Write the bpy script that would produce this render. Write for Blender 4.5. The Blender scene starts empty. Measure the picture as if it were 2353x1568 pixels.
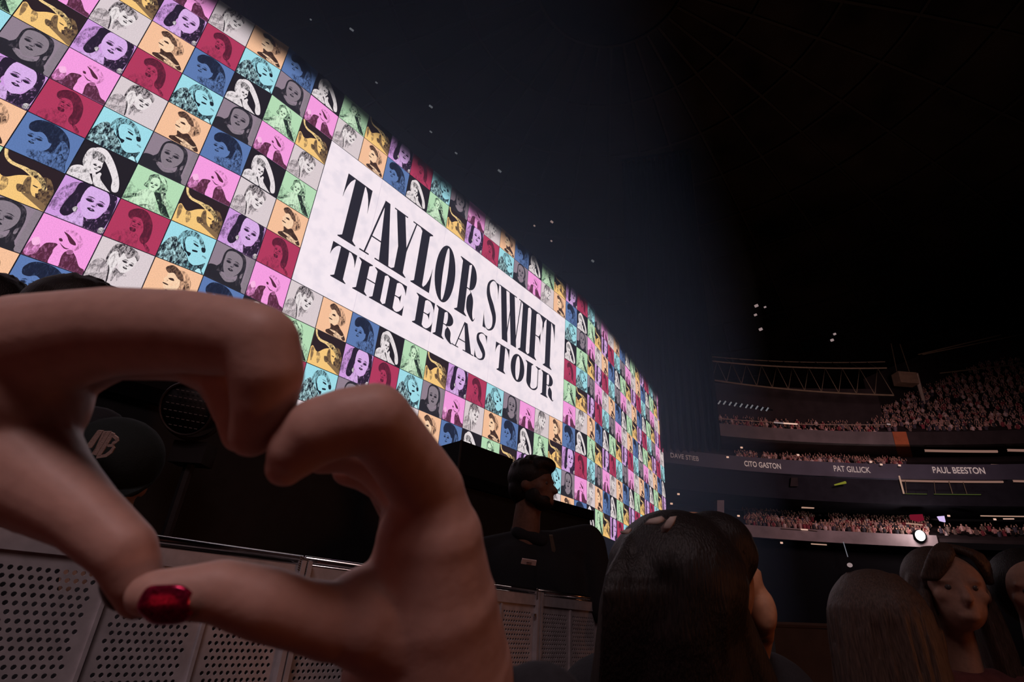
import bpy, bmesh, math, random
import numpy as np
from mathutils import Vector, Matrix
from mathutils.geometry import tessellate_polygon

random.seed(7)
S = bpy.context.scene
C = bpy.context.collection
W, H = 2353, 1568
F, PIT, ROL = 1272.99, 0.4650, -0.0737
CAMZ = 1.30
T = 1.25                                    # metres per picture tile of the screen

# ------------------------------------------------------------------ camera
cp, sp, cr, sr = math.cos(PIT), math.sin(PIT), math.cos(ROL), math.sin(ROL)
FW = Vector((0, cp, sp)); R0 = Vector((1, 0, 0)); U0 = Vector((0, -sp, cp))
RT = R0 * cr - U0 * sr
UP = R0 * sr + U0 * cr
cam = bpy.data.objects.new('camera', bpy.data.cameras.new('camera'))
C.objects.link(cam)
cam.data.sensor_width = 36; cam.data.lens = F / W * 36
cam.data.clip_start = 0.01; cam.data.clip_end = 600
cam.matrix_world = Matrix(((RT.x, UP.x, -FW.x, 0), (RT.y, UP.y, -FW.y, 0), (RT.z, UP.z, -FW.z, CAMZ), (0, 0, 0, 1)))
cam.data.dof.use_dof = True; cam.data.dof.focus_distance = 14; cam.data.dof.aperture_fstop = 17
S.camera = cam

# ------------------------------------------------------------------ world, exposure, large lights
wd = bpy.data.worlds.new('world'); S.world = wd; wd.use_nodes = True
wd.node_tree.nodes['Background'].inputs[0].default_value = (0.010, 0.007, 0.008, 1)
wd.node_tree.nodes['Background'].inputs[1].default_value = 0.25
S.view_settings.view_transform = 'Standard'; S.view_settings.look = 'None'
S.view_settings.gamma = 1; S.view_settings.use_curve_mapping = False
S.view_settings.exposure = 0.0
S.cycles.use_denoising = True
S.cycles.max_bounces = 4; S.cycles.diffuse_bounces = 2; S.cycles.volume_bounces = 0
S.cycles.transparent_max_bounces = 8
S.cycles.sample_clamp_indirect = 4

def ray(px, py):
    return (FW + RT * ((px - W / 2) / F) - UP * ((py - H / 2) / F))
def PD(px, py, D):                          # world point seen at a pixel, D metres along the view axis
    return Vector((0, 0, CAMZ)) + ray(px, py) * D
def PZ(px, py, z):                          # world point seen at a pixel, at height z
    d = ray(px, py)
    return Vector((0, 0, CAMZ)) + d * ((z - CAMZ) / d.z)
def proj(p):
    q = Vector(p) - Vector((0, 0, CAMZ)); w = q.dot(FW)
    if w <= 0.01: return None
    return W / 2 + F * q.dot(RT) / w, H / 2 - F * q.dot(UP) / w, w

def area(name, loc, target, size, power, col, sy=None):
    l = bpy.data.lights.new(name, 'AREA'); l.shape = 'RECTANGLE'; l.size = size; l.size_y = sy or size
    l.energy = power; l.color = col
    o = bpy.data.objects.new(name, l); C.objects.link(o); o.location = loc
    o.rotation_euler = (Vector(target) - Vector(loc)).to_track_quat('-Z', 'Y').to_euler()
    return o
# added unseen fills: behind the camera, over the field and up at the roof
hl_ = bpy.data.lights.new('hands_fill_spot', 'SPOT'); hl_.energy = 430; hl_.color = (1.0, 0.76, 0.80); hl_.spot_size = math.radians(34); hl_.spot_blend = 1.0; hl_.shadow_soft_size = 0.9  # added fill on hands and barrier, cone narrowed to spare the women
ho_ = bpy.data.objects.new('hands_fill_spot', hl_); C.objects.link(ho_); ho_.location = (-1.2, -3.2, 6.4)
ho_.rotation_euler = (Vector((-0.55, 0.45, 1.2)) - ho_.location).to_track_quat('-Z', 'Y').to_euler()
area('rear_fill', (0.8, -3.6, 6.6), (0.3, 1.2, 1.3), 2.2, 34, (1.0, 0.66, 0.64))  # added soft fill from behind for barrier and people
area('red_fill', (-1.2, -1.6, 0.5), (-0.1, 0.25, 1.25), 1.2, 1.5, (1.0, 0.24, 0.18))  # added weak red fill from low behind the camera
area('floor_lamp_side', (5.5, -0.2, 1.6), (1.2, 1.3, 1.25), 0.8, 16, (1.0, 0.30, 0.10))
fl_ = area('stands_fill', (42, 42, 26), (44, 72, 16), 7, 1250, (1.0, 0.60, 0.60)); fl_.data.spread = math.radians(120)  # added warm fill that brightens the stands and crowd
rw_ = area('roof_fill', (46, 36, 10), (30, 60, 70), 8, 700, (1.0, 0.5, 0.3)); rw_.data.spread = math.radians(100)  # added light that lifts the roof panels, no fixture there

# ------------------------------------------------------------------ helpers
def srgb(*c):
    if len(c) == 1: c = c[0]
    return tuple(((v / 255) / 12.92 if v / 255 <= 0.04045 else ((v / 255 + 0.055) / 1.055) ** 2.4) for v in c)
MATS = {}
def mat(name, col, rough=0.7, metal=0.0, bump=0.0, scale=40, vary=0.15, spec=0.3, stretch=None, sss=0.0, emit=None, es=1.0):
    if name in MATS: return MATS[name]
    m = bpy.data.materials.new(name); m.use_nodes = True; nt = m.node_tree; b = nt.nodes['Principled BSDF']
    b.inputs['Roughness'].default_value = rough; b.inputs['Metallic'].default_value = metal
    b.inputs['Specular IOR Level'].default_value = spec
    if sss: b.inputs['Subsurface Weight'].default_value = sss; b.inputs['Subsurface Scale'].default_value = 0.01; b.inputs['Subsurface Radius'].default_value = (1, .35, .2)
    tc = nt.nodes.new('ShaderNodeTexCoord'); mp = nt.nodes.new('ShaderNodeMapping')
    if stretch: mp.inputs['Scale'].default_value = stretch
    n = nt.nodes.new('ShaderNodeTexNoise'); n.inputs['Scale'].default_value = scale; n.inputs['Detail'].default_value = 4
    nt.links.new(tc.outputs['Object'], mp.inputs[0]); nt.links.new(mp.outputs[0], n.inputs['Vector'])
    r = nt.nodes.new('ShaderNodeValToRGB')
    r.color_ramp.elements[0].position = 0.3; r.color_ramp.elements[1].position = 0.7
    r.color_ramp.elements[0].color = tuple(c * (1 - vary) for c in col) + (1,)
    r.color_ramp.elements[1].color = tuple(min(1, c * (1 + vary)) for c in col) + (1,)
    nt.links.new(n.outputs['Fac'], r.inputs[0]); nt.links.new(r.outputs[0], b.inputs['Base Color'])
    if bump:
        bp = nt.nodes.new('ShaderNodeBump'); bp.inputs['Strength'].default_value = bump; bp.inputs['Distance'].default_value = 0.002
        nt.links.new(n.outputs['Fac'], bp.inputs['Height']); nt.links.new(bp.outputs[0], b.inputs['Normal'])
    if emit:
        b.inputs['Emission Color'].default_value = tuple(emit) + (1,); b.inputs['Emission Strength'].default_value = es
    MATS[name] = m; return m

def link(name, me, m, parent=None):
    o = bpy.data.objects.new(name, me); C.objects.link(o)
    if m is not None and not me.materials: me.materials.append(m)
    if parent is not None: o.parent = parent
    return o
def pydata(name, v, f, m, parent=None, smooth=False):
    me = bpy.data.meshes.new(name); me.from_pydata([tuple(p) for p in v], [], f); me.update()
    if smooth: me.polygons.foreach_set('use_smooth', [True] * len(me.polygons))
    return link(name, me, m, parent)
def bmobj(name, bm, m, parent=None, smooth=False):
    me = bpy.data.meshes.new(name); bm.to_mesh(me); bm.free()
    if smooth: me.polygons.foreach_set('use_smooth', [True] * len(me.polygons))
    return link(name, me, m, parent)
def tag(o, label=None, cat=None, group=None, kind=None):
    if label: o['label'] = label
    if cat: o['category'] = cat
    if group: o['group'] = group
    if kind: o['kind'] = kind
    return o
def empty(name, loc, label=None, cat=None, group=None):
    o = bpy.data.objects.new(name, None); C.objects.link(o); o.location = loc; o.empty_display_size = 0.1
    return tag(o, label, cat, group)
def settle(root, objs=None):
    """children were modelled in world coordinates: keep them there under the moved empty"""
    bpy.context.view_layer.update()
    for ch in root.children:
        ch.matrix_parent_inverse = Matrix.Translation(root.location).inverted()
def box(bm, a, b, ax=None):
    v = [bm.verts.new((x, y, z)) for x in (a[0], b[0]) for y in (a[1], b[1]) for z in (a[2], b[2])]
    for q in ((0, 1, 3, 2), (4, 6, 7, 5), (0, 4, 5, 1), (2, 3, 7, 6), (0, 2, 6, 4), (1, 5, 7, 3)):
        bm.faces.new([v[i] for i in q])
    return v
def prism(bm, pts, z0, z1):                 # vertical prism over a plan polygon
    a = [bm.verts.new((p[0], p[1], z0)) for p in pts]; b = [bm.verts.new((p[0], p[1], z1)) for p in pts]
    n = len(pts)
    for i in range(n): bm.faces.new((a[i], a[(i + 1) % n], b[(i + 1) % n], b[i]))
    bm.faces.new(a[::-1]); bm.faces.new(b)
def tube(bm, pts, r, seg=8, cap=True):
    rings = []
    n = len(pts); pts = [Vector(p) for p in pts]
    rr = r if isinstance(r, (list, tuple)) else [r] * n
    ref = Vector((0, 0, 1))
    for i, p in enumerate(pts):
        d = (pts[min(i + 1, n - 1)] - pts[max(i - 1, 0)]).normalized()
        if abs(d.dot(ref)) > 0.95: ref = Vector((1, 0, 0))
        x = d.cross(ref).normalized(); y = x.cross(d)
        rings.append([bm.verts.new(p + (x * math.cos(t) + y * math.sin(t)) * rr[i]) for t in [2 * math.pi * k / seg for k in range(seg)]])
    for i in range(n - 1):
        for k in range(seg):
            bm.faces.new((rings[i][k], rings[i][(k + 1) % seg], rings[i + 1][(k + 1) % seg], rings[i + 1][k]))
    if cap: bm.faces.new(rings[0][::-1]); bm.faces.new(rings[-1])
def spline(P, k=4, closed=True):
    P = [Vector(p) for p in P]; n = len(P); out = []
    for i in range(n if closed else n - 1):
        g = (lambda j: P[j % n]) if closed else (lambda j: P[max(0, min(n - 1, j))])
        a, b, c, d = g(i - 1), g(i), g(i + 1), g(i + 2)
        for s in range(k):
            t = s / k
            out.append(0.5 * ((2 * b) + (c - a) * t + (2 * a - 5 * b + 4 * c - d) * t * t + (3 * b - a - 3 * c + d) * t ** 3))
    if not closed: out.append(P[-1])
    return out
# organic bodies: tapered capsules joined, voxel-remeshed into one skin and smoothed
def capsule(bm, p, q, r0, r1, seg=14):
    p, q = Vector(p), Vector(q); d = (q - p); L = d.length
    if L < 1e-6: d = Vector((0, 0, 1)); L = 1e-6
    d = d / L
    x = d.orthogonal().normalized(); y = d.cross(x)
    prof = []
    for i in range(7):
        a = -math.pi / 2 + (math.pi / 2) * i / 6; prof.append((math.sin(a) * r0, math.cos(a) * r0))
    for i in range(7):
        a = (math.pi / 2) * i / 6; prof.append((L + math.sin(a) * r1, math.cos(a) * r1))
    rings = []
    for h, r in prof[1:-1]:
        rings.append([bm.verts.new(p + d * h + (x * math.cos(t) + y * math.sin(t)) * r) for t in [2 * math.pi * k / seg for k in range(seg)]])
    a = bm.verts.new(p - d * r0); b = bm.verts.new(q + d * r1)
    for i in range(len(rings) - 1):
        for k in range(seg):
            bm.faces.new((rings[i][k], rings[i][(k + 1) % seg], rings[i + 1][(k + 1) % seg], rings[i + 1][k]))
    for k in range(seg):
        bm.faces.new((a, rings[0][(k + 1) % seg], rings[0][k])); bm.faces.new((b, rings[-1][k], rings[-1][(k + 1) % seg]))
def ellip(bm, c, r, M=None, sub=3):
    res = bmesh.ops.create_icosphere(bm, subdivisions=sub, radius=1)
    m = Matrix.Translation(Vector(c)) @ (M.to_4x4() if M else Matrix.Identity(4)) @ Matrix.Diagonal((r[0], r[1], r[2], 1))
    for v in res['verts']: v.co = m @ v.co
def skin(name, bm, m, voxel, smooth=6, parent=None, disp=None):
    me = bpy.data.meshes.new(name); bm.to_mesh(me); bm.free()
    o = bpy.data.objects.new(name, me); C.objects.link(o)
    md = o.modifiers.new('r', 'REMESH'); md.mode = 'VOXEL'; md.voxel_size = voxel; md.use_smooth_shade = True
    if smooth:
        ms = o.modifiers.new('s', 'SMOOTH'); ms.factor = 0.5; ms.iterations = smooth
    dg = bpy.context.evaluated_depsgraph_get(); ev = o.evaluated_get(dg)
    me2 = bpy.data.meshes.new_from_object(ev); me2.name = name
    o.modifiers.clear(); o.data = me2; bpy.data.meshes.remove(me)
    me2.materials.clear(); me2.materials.append(m)
    me2.polygons.foreach_set('use_smooth', [True] * len(me2.polygons))
    if disp:
        for v in me2.vertices: v.co = disp(v.co)
    if parent is not None: o.parent = parent
    return o

M_BLACK = mat('matte_black', (0.008, 0.008, 0.010), 0.95, spec=0.03)
M_STAGE = mat('stage_black', (0.02, 0.02, 0.023), 0.6, scale=15)
M_CLOTH = mat('black_cloth', (0.022, 0.022, 0.026), 0.95, bump=0.4, scale=220)
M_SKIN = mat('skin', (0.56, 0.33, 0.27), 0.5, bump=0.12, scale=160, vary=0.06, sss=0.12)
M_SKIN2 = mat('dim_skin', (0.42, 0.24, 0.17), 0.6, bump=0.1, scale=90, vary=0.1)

# ------------------------------------------------------------------ the setting: floor, stands, roof
fl = pydata('floor', [(-80, -20, 0), (120, -20, 0), (120, 150, 0), (-80, 150, 0)], [(0, 1, 2, 3)], mat('floor_board', (0.02, 0.018, 0.02), 0.9, scale=3, spec=.08))
tag(fl, kind='structure')

def SP(az, off, z):                         # stands: point on the curved house front, azimuth in degrees
    r = 73 + 0.66 * (az - 18.5) + off; a = math.radians(az)
    return (r * math.sin(a), r * math.cos(a), z + CAMZ)
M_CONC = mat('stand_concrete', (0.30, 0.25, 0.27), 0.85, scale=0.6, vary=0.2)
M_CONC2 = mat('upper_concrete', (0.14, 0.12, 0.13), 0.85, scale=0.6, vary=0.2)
M_RIB = mat('ribbon_board', (0.075, 0.075, 0.115), 0.6, scale=0.5)
M_DARKGL = mat('suite_glass', (0.02, 0.02, 0.028), 0.9, spec=0.05, scale=1)
M_DK = mat('dark_concrete', (0.04, 0.032, 0.035), 0.95, scale=0.8, spec=0.05)
def band(name, az0, az1, prof, m, kind='structure'):
    """prof: list of (offset, z) swept along the house front"""
    N = max(2, int((az1 - az0) / 0.75)); v = []; f = []; k = len(prof)
    for i in range(N + 1):
        az = az0 + (az1 - az0) * i / N
        for (o, z) in prof: v.append(SP(az, o(az) if callable(o) else o, z(az) if callable(z) else z))
    for i in range(N):
        for j in range(k - 1):
            f.append((i * k + j, (i + 1) * k + j, (i + 1) * k + j + 1, i * k + j + 1))
    ob = pydata(name, v, f, m); tag(ob, kind=kind); return ob
LZ = lambda az: 12.45
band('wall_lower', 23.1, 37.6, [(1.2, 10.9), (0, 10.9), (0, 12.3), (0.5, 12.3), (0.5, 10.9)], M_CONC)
band('floor_lower_seats', 15, 62, [(0.4, 11.6), (0.4, 12.0), (10, 15.6), (10, 15.7)], M_DK)
band('wall_back', 22.0, 38.2, [(10.2, 15.2), (10.2, 19.2)], mat('back_concrete', (0.2, 0.17, 0.18), .85, scale=.6))
band('wall_under_lower', 12, 62, [(2, -1.3), (2, 10.9), (0.5, 10.9)], M_BLACK)
band('window_1', 15, 62, [(10, 15.9), (0.4, 15.9), (0.4, 19.1)], M_DARKGL)
band('trim_1', 15, 62, [(0.4, 18.9), (0, 19.0), (0, 20.85), (0.4, 20.85), (0.4, 20.3)], M_RIB)
band('floor_middle_seats', 15, 62, [(0.4, 20.3), (6, 22.6), (6.2, 24.2)], M_DK)
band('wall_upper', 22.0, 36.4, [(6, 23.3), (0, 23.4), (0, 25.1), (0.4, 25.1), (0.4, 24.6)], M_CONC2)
band('trim_2', 36.4, 37.4, [(6, 23.3), (-0.1, 23.4), (-0.1, 25.1), (0.4, 25.1), (0.4, 24.6)], mat('orange_wall', (0.42, 0.12, 0.05), 0.8, scale=1))
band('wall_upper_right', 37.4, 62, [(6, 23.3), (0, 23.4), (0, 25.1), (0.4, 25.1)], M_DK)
band('floor_upper_strip', 20, 36.0, [(0.4, 24.6), (5, 27.4), (5, 33)], M_DK)
UO = lambda az: 4 + 30 * min(1, max(0, (az - 34) / 10))
UZ = lambda az: 25 + (UO(az) - 0.4) * 0.66
band('floor_upper_seats', 35.2, 62, [(0.4, 25.0), (UO, UZ), (lambda az: UO(az) + 0.5, lambda az: UZ(az) + 6)], M_DK)

# roof shell of broad panels
M_ROOF = mat('roof_panels', (0.022, 0.016, 0.013), 0.9, scale=0.10, vary=0.9)
v = []; f = []; NA, NR = 72, 16
RC = Vector((10, 45, 0))
for j in range(NR + 1):
    e = math.radians(8 + 82 * j / NR)
    for i in range(NA):
        a = 2 * math.pi * i / NA
        v.append((RC.x + 118 * math.cos(e) * math.cos(a), RC.y + 118 * math.cos(e) * math.sin(a), 20 + 62 * math.sin(e)))
for j in range(NR):
    for i in range(NA):
        f.append((j * NA + i, j * NA + (i + 1) % NA, (j + 1) * NA + (i + 1) % NA, (j + 1) * NA + i))
roof = pydata('ceiling', v, f, M_ROOF); tag(roof, kind='structure')
sol = roof.modifiers.new('s', 'SOLIDIFY'); sol.thickness = 0.5
bm = bmesh.new()
for j in range(2, NR):
    ring = [Vector(v[j * NA + i]) - Vector((0, 0, 0.8)) for i in range(NA)]; tube(bm, ring + [ring[0]], 0.28, 5, False)
for i in range(0, NA, 2):
    tube(bm, [Vector(v[j * NA + i]) - Vector((0, 0, 0.8)) for j in range(1, NR)], 0.28, 5, False)
ob = bmobj('trim_3', bm, mat('roof_steel', (0.03, 0.022, 0.018), 0.7, scale=2)); tag(ob, kind='structure')

# roof truss over the far stands
M_STEEL = mat('truss_steel', (0.17, 0.13, 0.09), 0.6, scale=2)
tr = empty('roof_truss', SP(22, -2, 28), 'long triangulated steel truss under the roof above the far upper stand', 'truss')
def chord(name, pts, r):
    b = bmesh.new(); tube(b, pts, r, 6); return bmobj(name, b, M_STEEL, tr)
azs = [21.8 + 1.4 * i for i in range(12)]
zt = lambda i: 34.2 - 0.0 * i; zb = lambda i: 31.3 - 0.10 * i
chord('top_chord', [SP(a, 0, zt(i)) for i, a in enumerate(azs)], 0.11)
chord('bottom_chord', [SP(a, 0, zb(i)) for i, a in enumerate(azs)], 0.12)
chord('top_chord', [SP(a, 5, zt(i) + 3) for i, a in enumerate(azs)], 0.08)
for i in range(len(azs) - 1):
    am = (azs[i] + azs[i + 1]) / 2
    chord('brace', [SP(azs[i], 0, zb(i)), SP(am, 0, zt(i)), SP(azs[i + 1], 0, zb(i + 1))], 0.06)
    chord('brace', [SP(am, 0, zt(i)), SP(azs[i], 5, zt(i) + 3)], 0.05)
settle(tr)
tr2 = empty('lighting_catwalk', SP(38, 0, 36), 'thin steel catwalk rising to the right above the upper stand crowd', 'catwalk')
for k, (a, b) in enumerate((((2120, 815), (2353, 768)), ((2160, 858), (2353, 836)), ((2110, 815), (2300, 770)))):
    b0 = bmesh.new(); tube(b0, [PD(*a, 82), PD(*b, 82)], 0.09, 6); bmobj('rail', b0, M_STEEL, tr2)
settle(tr2)
st = empty('roof_strut', PD(2106, 862, 84), 'pale slanting steel strut between roof box and upper stand', 'strut')
b0 = bmesh.new(); tube(b0, [PD(2104, 858, 84), PD(2129, 944, 84)], [0.32, 0.2], 8); bmobj('tube', b0, mat('pale_steel', (0.6, 0.5, 0.42), 0.5, scale=2), st)
b0 = bmesh.new(); tube(b0, [PD(2129, 942, 84), PD(2131, 952, 84)], 0.34, 8); bmobj('foot', b0, M_STEEL, st)
settle(st)
rb = empty('roof_box', PD(2080, 872, 84), 'dull brown box hanging from the roof left of the slanting strut', 'equipment box')
b0 = bmesh.new(); c0 = PD(2080, 872, 84); box(b0, c0 - Vector((1.4, 0.8, 0.9)), c0 + Vector((1.4, 0.8, 0.9)))
bmobj('housing', b0, mat('brown_box', (0.34, 0.24, 0.17), 0.8, scale=2), rb)
b0 = bmesh.new()
for s in (-1, 1): tube(b0, [c0 + Vector((s, 0, 0.8)), c0 + Vector((s * .7, 0, 6))], 0.06, 5)
bmobj('hanger', b0, M_STEEL, rb); settle(rb)
# ticks of light on the fascia, small roof lamps
def emat(name, col, s):
    if name in MATS: return MATS[name]
    m = bpy.data.materials.new(name); m.use_nodes = True; nt = m.node_tree; nt.nodes.clear()
    o = nt.nodes.new('ShaderNodeOutputMaterial'); e = nt.nodes.new('ShaderNodeEmission')
    e.inputs[0].default_value = tuple(col) + (1,); e.inputs[1].default_value = s; nt.links.new(e.outputs[0], o.inputs[0])
    try: m.cycles.emission_sampling = 'NONE'
    except Exception: pass
    MATS[name] = m; return m
E_DIM = emat('dim_lamp', srgb(120, 120, 128), 0.8); E_WARM = emat('warm_glow', srgb(190, 150, 130), 0.75)
E_ROOF = emat('lamp_and_rail_glow', srgb(150, 130, 130), 0.9); E_HOT = emat('hot_lamp', (1, 0.93, 0.9), 3.0)
E_BLUE = emat('faint_lamp', srgb(112, 118, 128), 0.6)
def lamp(name, px, py, D, r, m, label, cat='lamp', group=None, tilt=(0.4, 0.3), L=1.0):
    c = PD(px, py, D); root = empty(name, c, label, cat, group)
    d = (RT * tilt[0] - UP * tilt[1]).normalized() * L
    b = bmesh.new(); tube(b, [c - d, c + d], r, 6); bmobj('bulb', b, m, root)
    b = bmesh.new(); tube(b, [c - d * 1.05 + FW * r * 2.4, c + d * 1.05 + FW * r * 2.4], r * 1.5, 6); bmobj('housing', b, M_BLACK, root)
    settle(root); return root
ticks = [(1653, 925), (1665, 926), (1678, 928), (1690, 930), (1703, 932), (1716, 934), (1727, 935), (1739, 937), (1751, 940), (1763, 941)]
b0 = bmesh.new(); tube(b0, [PD(1640, 922, 70.5), PD(1775, 943, 70.5)], 0.1, 6); tag(bmobj('trim_4', b0, M_BLACK), kind='structure')
ORD = 'first second third fourth fifth sixth seventh eighth ninth tenth eleventh twelfth thirteenth fourteenth'.split()
for i, (x, y) in enumerate(ticks):
    lamp('tick_lamp', x, y, 70, 0.09, E_DIM, ORD[i] + ' from the left of ten slanted tick lamps above the far upper stand', 'lamp', 'tick lamps in a row', (0.35, -0.5), 0.26)
roofl = sorted([(808, 68, .22), (865, 190, .12), (990, 245, .2), (990, 303, .14), (1048, 352, .14), (1148, 393, .2), (1228, 519, .1), (1268, 510, .16), (1267, 554, .1), (1362, 600, .16), (1440, 693, .1), (1478, 748, .1), (714, 45, .08), (1495, 818, .08)])
for i, (x, y, L) in enumerate(roofl):
    lamp('ceiling_light', x, y, 60, 0.08 if L < .15 else .11, E_BLUE if (x, y) not in ((1228, 519), (1268, 510), (1267, 554)) else E_ROOF, ORD[i] + ' from the left of the faint roof specks beyond the screen', 'ceiling light', 'faint roof lights beyond the screen', (0.6, 0.45), L)
for x, y, r, lab in ((1738, 703, .24, 'round pinkish roof lamp, upper left of the cluster of four'), (1758, 706, .15, 'narrow bright roof lamp, upper right of the cluster of four'), (1736, 724, .19, 'dimmer round roof lamp just below the round pinkish one'),
                     (1748, 757, .23, 'roof lamp lowest of the cluster of four'), (1918, 768, .17, 'upper of the two roof lamps right of the cluster'), (1912, 782, .2, 'lower, brighter of the two roof lamps right of the cluster')):
    lamp('ceiling_light', x, y, 68, r, E_ROOF, lab, 'ceiling light', 'roof lamps over the far stand', (0.3, 0.6), r * 0.6)

# light bars, rails and details of the far stands
def abar(name, az0, az1, off, z, h, m, label, cat='light bar', group=None):
    root = empty(name, SP(az0, off, z), label, cat, group); N = 8
    b = bmesh.new(); tube(b, [SP(az0 + (az1 - az0) * i / N, off, z) for i in range(N + 1)], h, 6); bmobj('tube', b, m, root)
    b = bmesh.new()
    for i in (0, N // 2, N): tube(b, [SP(az0 + (az1 - az0) * i / N, off, z), SP(az0 + (az1 - az0) * i / N, off + 0.5, z)], h * 0.7, 5)
    bmobj('bracket', b, M_BLACK, root); settle(root); return root
def azel(px, py):
    d = ray(px, py); return math.degrees(math.atan2(d.x, d.y)), math.atan2(d.z, math.hypot(d.x, d.y))
def zat(px, py, off=0.0):
    a, e = azel(px, py); return a, (73 + 0.66 * (a - 18.5) + off) * math.tan(e)
def pxbar(name, x0, y0, x1, y1, off, h, m, label, **k):
    a0, z0 = zat(x0, y0, off); a1, z1 = zat(x1, y1, off)
    root = empty(name, SP(a0, off, z0), label, k.get('cat', 'light bar'), k.get('group')); N = 6
    b = bmesh.new(); tube(b, [SP(a0 + (a1 - a0) * i / N, off, z0 + (z1 - z0) * i / N) for i in range(N + 1)], h, 6); bmobj('tube', b, m, root)
    b = bmesh.new()
    for i in (0, N // 2, N):
        p = Vector(SP(a0 + (a1 - a0) * i / N, off, z0 + (z1 - z0) * i / N)); q = Vector(SP(a0 + (a1 - a0) * i / N, off + 0.6, z0 + (z1 - z0) * i / N - 0.1))
        tube(b, [p, q], h * 0.6, 5)
    bmobj('bracket', b, M_BLACK, root); settle(root); return root
E_BAR = emat('suite_strip', srgb(150, 112, 100), 0.7); E_GRN = emat('suite_green', srgb(78, 88, 40), 0.6)
E_RAIL = emat('rail_glint', srgb(235, 190, 170), 0.9)  # rail pieces are no lamps: their highlights are painted as emission
pxbar('light_bar', 2125, 1036, 2292, 1038, 0.1, 0.16, E_BAR, 'long warm strip light over the upper suites at far right')
pxbar('light_bar', 2315, 1035, 2420, 1037, 0.1, 0.16, E_BAR, 'warm strip light cut by the right edge, upper suites')
pxbar('light_bar', 2070, 1105, 2305, 1108, 0.1, 0.13, E_BAR, 'long warm strip light over the lower suites')
pxbar('light_bar', 2328, 1106, 2420, 1108, 0.1, 0.13, E_BAR, 'warm strip light cut by the right edge, lower suites')
pxbar('light_bar', 2080, 1135, 2130, 1136, 0.1, 0.05, E_GRN, 'short dull green strip at the foot of the lower suites')
pxbar('light_bar', 2146, 1136, 2254, 1137, 0.1, 0.05, E_GRN, 'long dull green strip at the foot of the lower suites')
pxbar('light_bar', 2150, 1069, 2186, 1070, 0.1, 0.05, E_BAR, 'thin dim strip above the ribbon, short left piece')
pxbar('light_bar', 2199, 1069, 2262, 1069, 0.1, 0.05, E_BAR, 'thin dim strip above the ribbon, middle piece')
pxbar('light_bar', 2277, 1068, 2420, 1070, 0.1, 0.05, E_BAR, 'thin dim strip above the ribbon, long right piece')
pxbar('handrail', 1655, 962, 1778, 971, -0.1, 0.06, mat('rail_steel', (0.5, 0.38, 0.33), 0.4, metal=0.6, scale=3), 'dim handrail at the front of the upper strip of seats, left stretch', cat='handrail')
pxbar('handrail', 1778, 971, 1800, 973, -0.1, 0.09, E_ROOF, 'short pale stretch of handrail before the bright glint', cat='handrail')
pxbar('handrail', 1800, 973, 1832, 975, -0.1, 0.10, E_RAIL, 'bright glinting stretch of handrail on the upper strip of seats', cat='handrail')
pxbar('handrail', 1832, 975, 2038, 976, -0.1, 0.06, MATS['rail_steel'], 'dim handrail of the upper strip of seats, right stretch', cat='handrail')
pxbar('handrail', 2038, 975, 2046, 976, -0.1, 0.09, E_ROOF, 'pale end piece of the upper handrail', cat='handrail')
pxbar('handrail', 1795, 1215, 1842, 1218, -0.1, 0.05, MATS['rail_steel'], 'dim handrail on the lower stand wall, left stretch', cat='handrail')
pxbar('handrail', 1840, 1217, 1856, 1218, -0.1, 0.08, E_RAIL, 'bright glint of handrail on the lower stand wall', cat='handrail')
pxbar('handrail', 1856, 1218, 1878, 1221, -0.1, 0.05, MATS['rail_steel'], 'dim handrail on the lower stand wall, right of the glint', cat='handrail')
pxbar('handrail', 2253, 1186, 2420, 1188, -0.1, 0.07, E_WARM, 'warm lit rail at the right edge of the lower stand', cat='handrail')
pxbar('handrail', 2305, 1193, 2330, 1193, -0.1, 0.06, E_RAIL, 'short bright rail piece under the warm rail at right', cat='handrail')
def flat(name, corners, m, label, cat, thick=0.3):
    """a thin block whose face corners are seen at the given pixels, built at the house front"""
    P = [Vector(SP(*[zat(x, y, o)[0], o, zat(x, y, o)[1]])) for x, y, o in corners]
    n = (P[1] - P[0]).cross(P[2] - P[0]).normalized()
    if n.dot(P[0] - Vector((0, 0, CAMZ))) < 0: n = -n
    vv = P + [p + n * thick for p in P]; k = len(P)
    ff = [tuple(range(k)), tuple(range(2 * k - 1, k - 1, -1))] + [(i, (i + 1) % k, k + (i + 1) % k, k + i) for i in range(k)]
    o = pydata(name, vv, ff, m); tag(o, label, cat); return o
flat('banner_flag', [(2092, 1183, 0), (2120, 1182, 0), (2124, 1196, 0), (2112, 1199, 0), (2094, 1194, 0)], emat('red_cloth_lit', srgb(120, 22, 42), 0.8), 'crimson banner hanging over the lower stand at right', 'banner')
flat('monitor', [(2155, 1187, 0), (2170, 1186, 0), (2173, 1200, 0), (2161, 1197, 0)], emat('lilac_monitor', srgb(215, 190, 240), 1.0), 'small glowing lilac screen beside the crimson banner', 'screen')
flat('pillar', [(1648, 1150, 0), (1664, 1150, 0), (1664, 1185, 0), (1648, 1182, 0)], M_CONC, 'pale pillar at the left end of the lower stand', 'pillar', 1.0)
flat('pillar', [(1818, 1098, 0), (1833, 1098, 0), (1834, 1118, 0), (1816, 1118, 0)], M_DK, 'dim grey pillar below the ribbon board', 'pillar', 1.0)
flat('vomitory_lamp', [(1843, 1162, 5), (1855, 1161, 5), (1858, 1166, 5), (1862, 1161, 5), (1871, 1162, 5), (1871, 1169, 5), (1843, 1168, 5)], E_WARM, 'twin-lobed pale lamp over the stair gap of the lower stand', 'lamp', 0.2)
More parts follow.
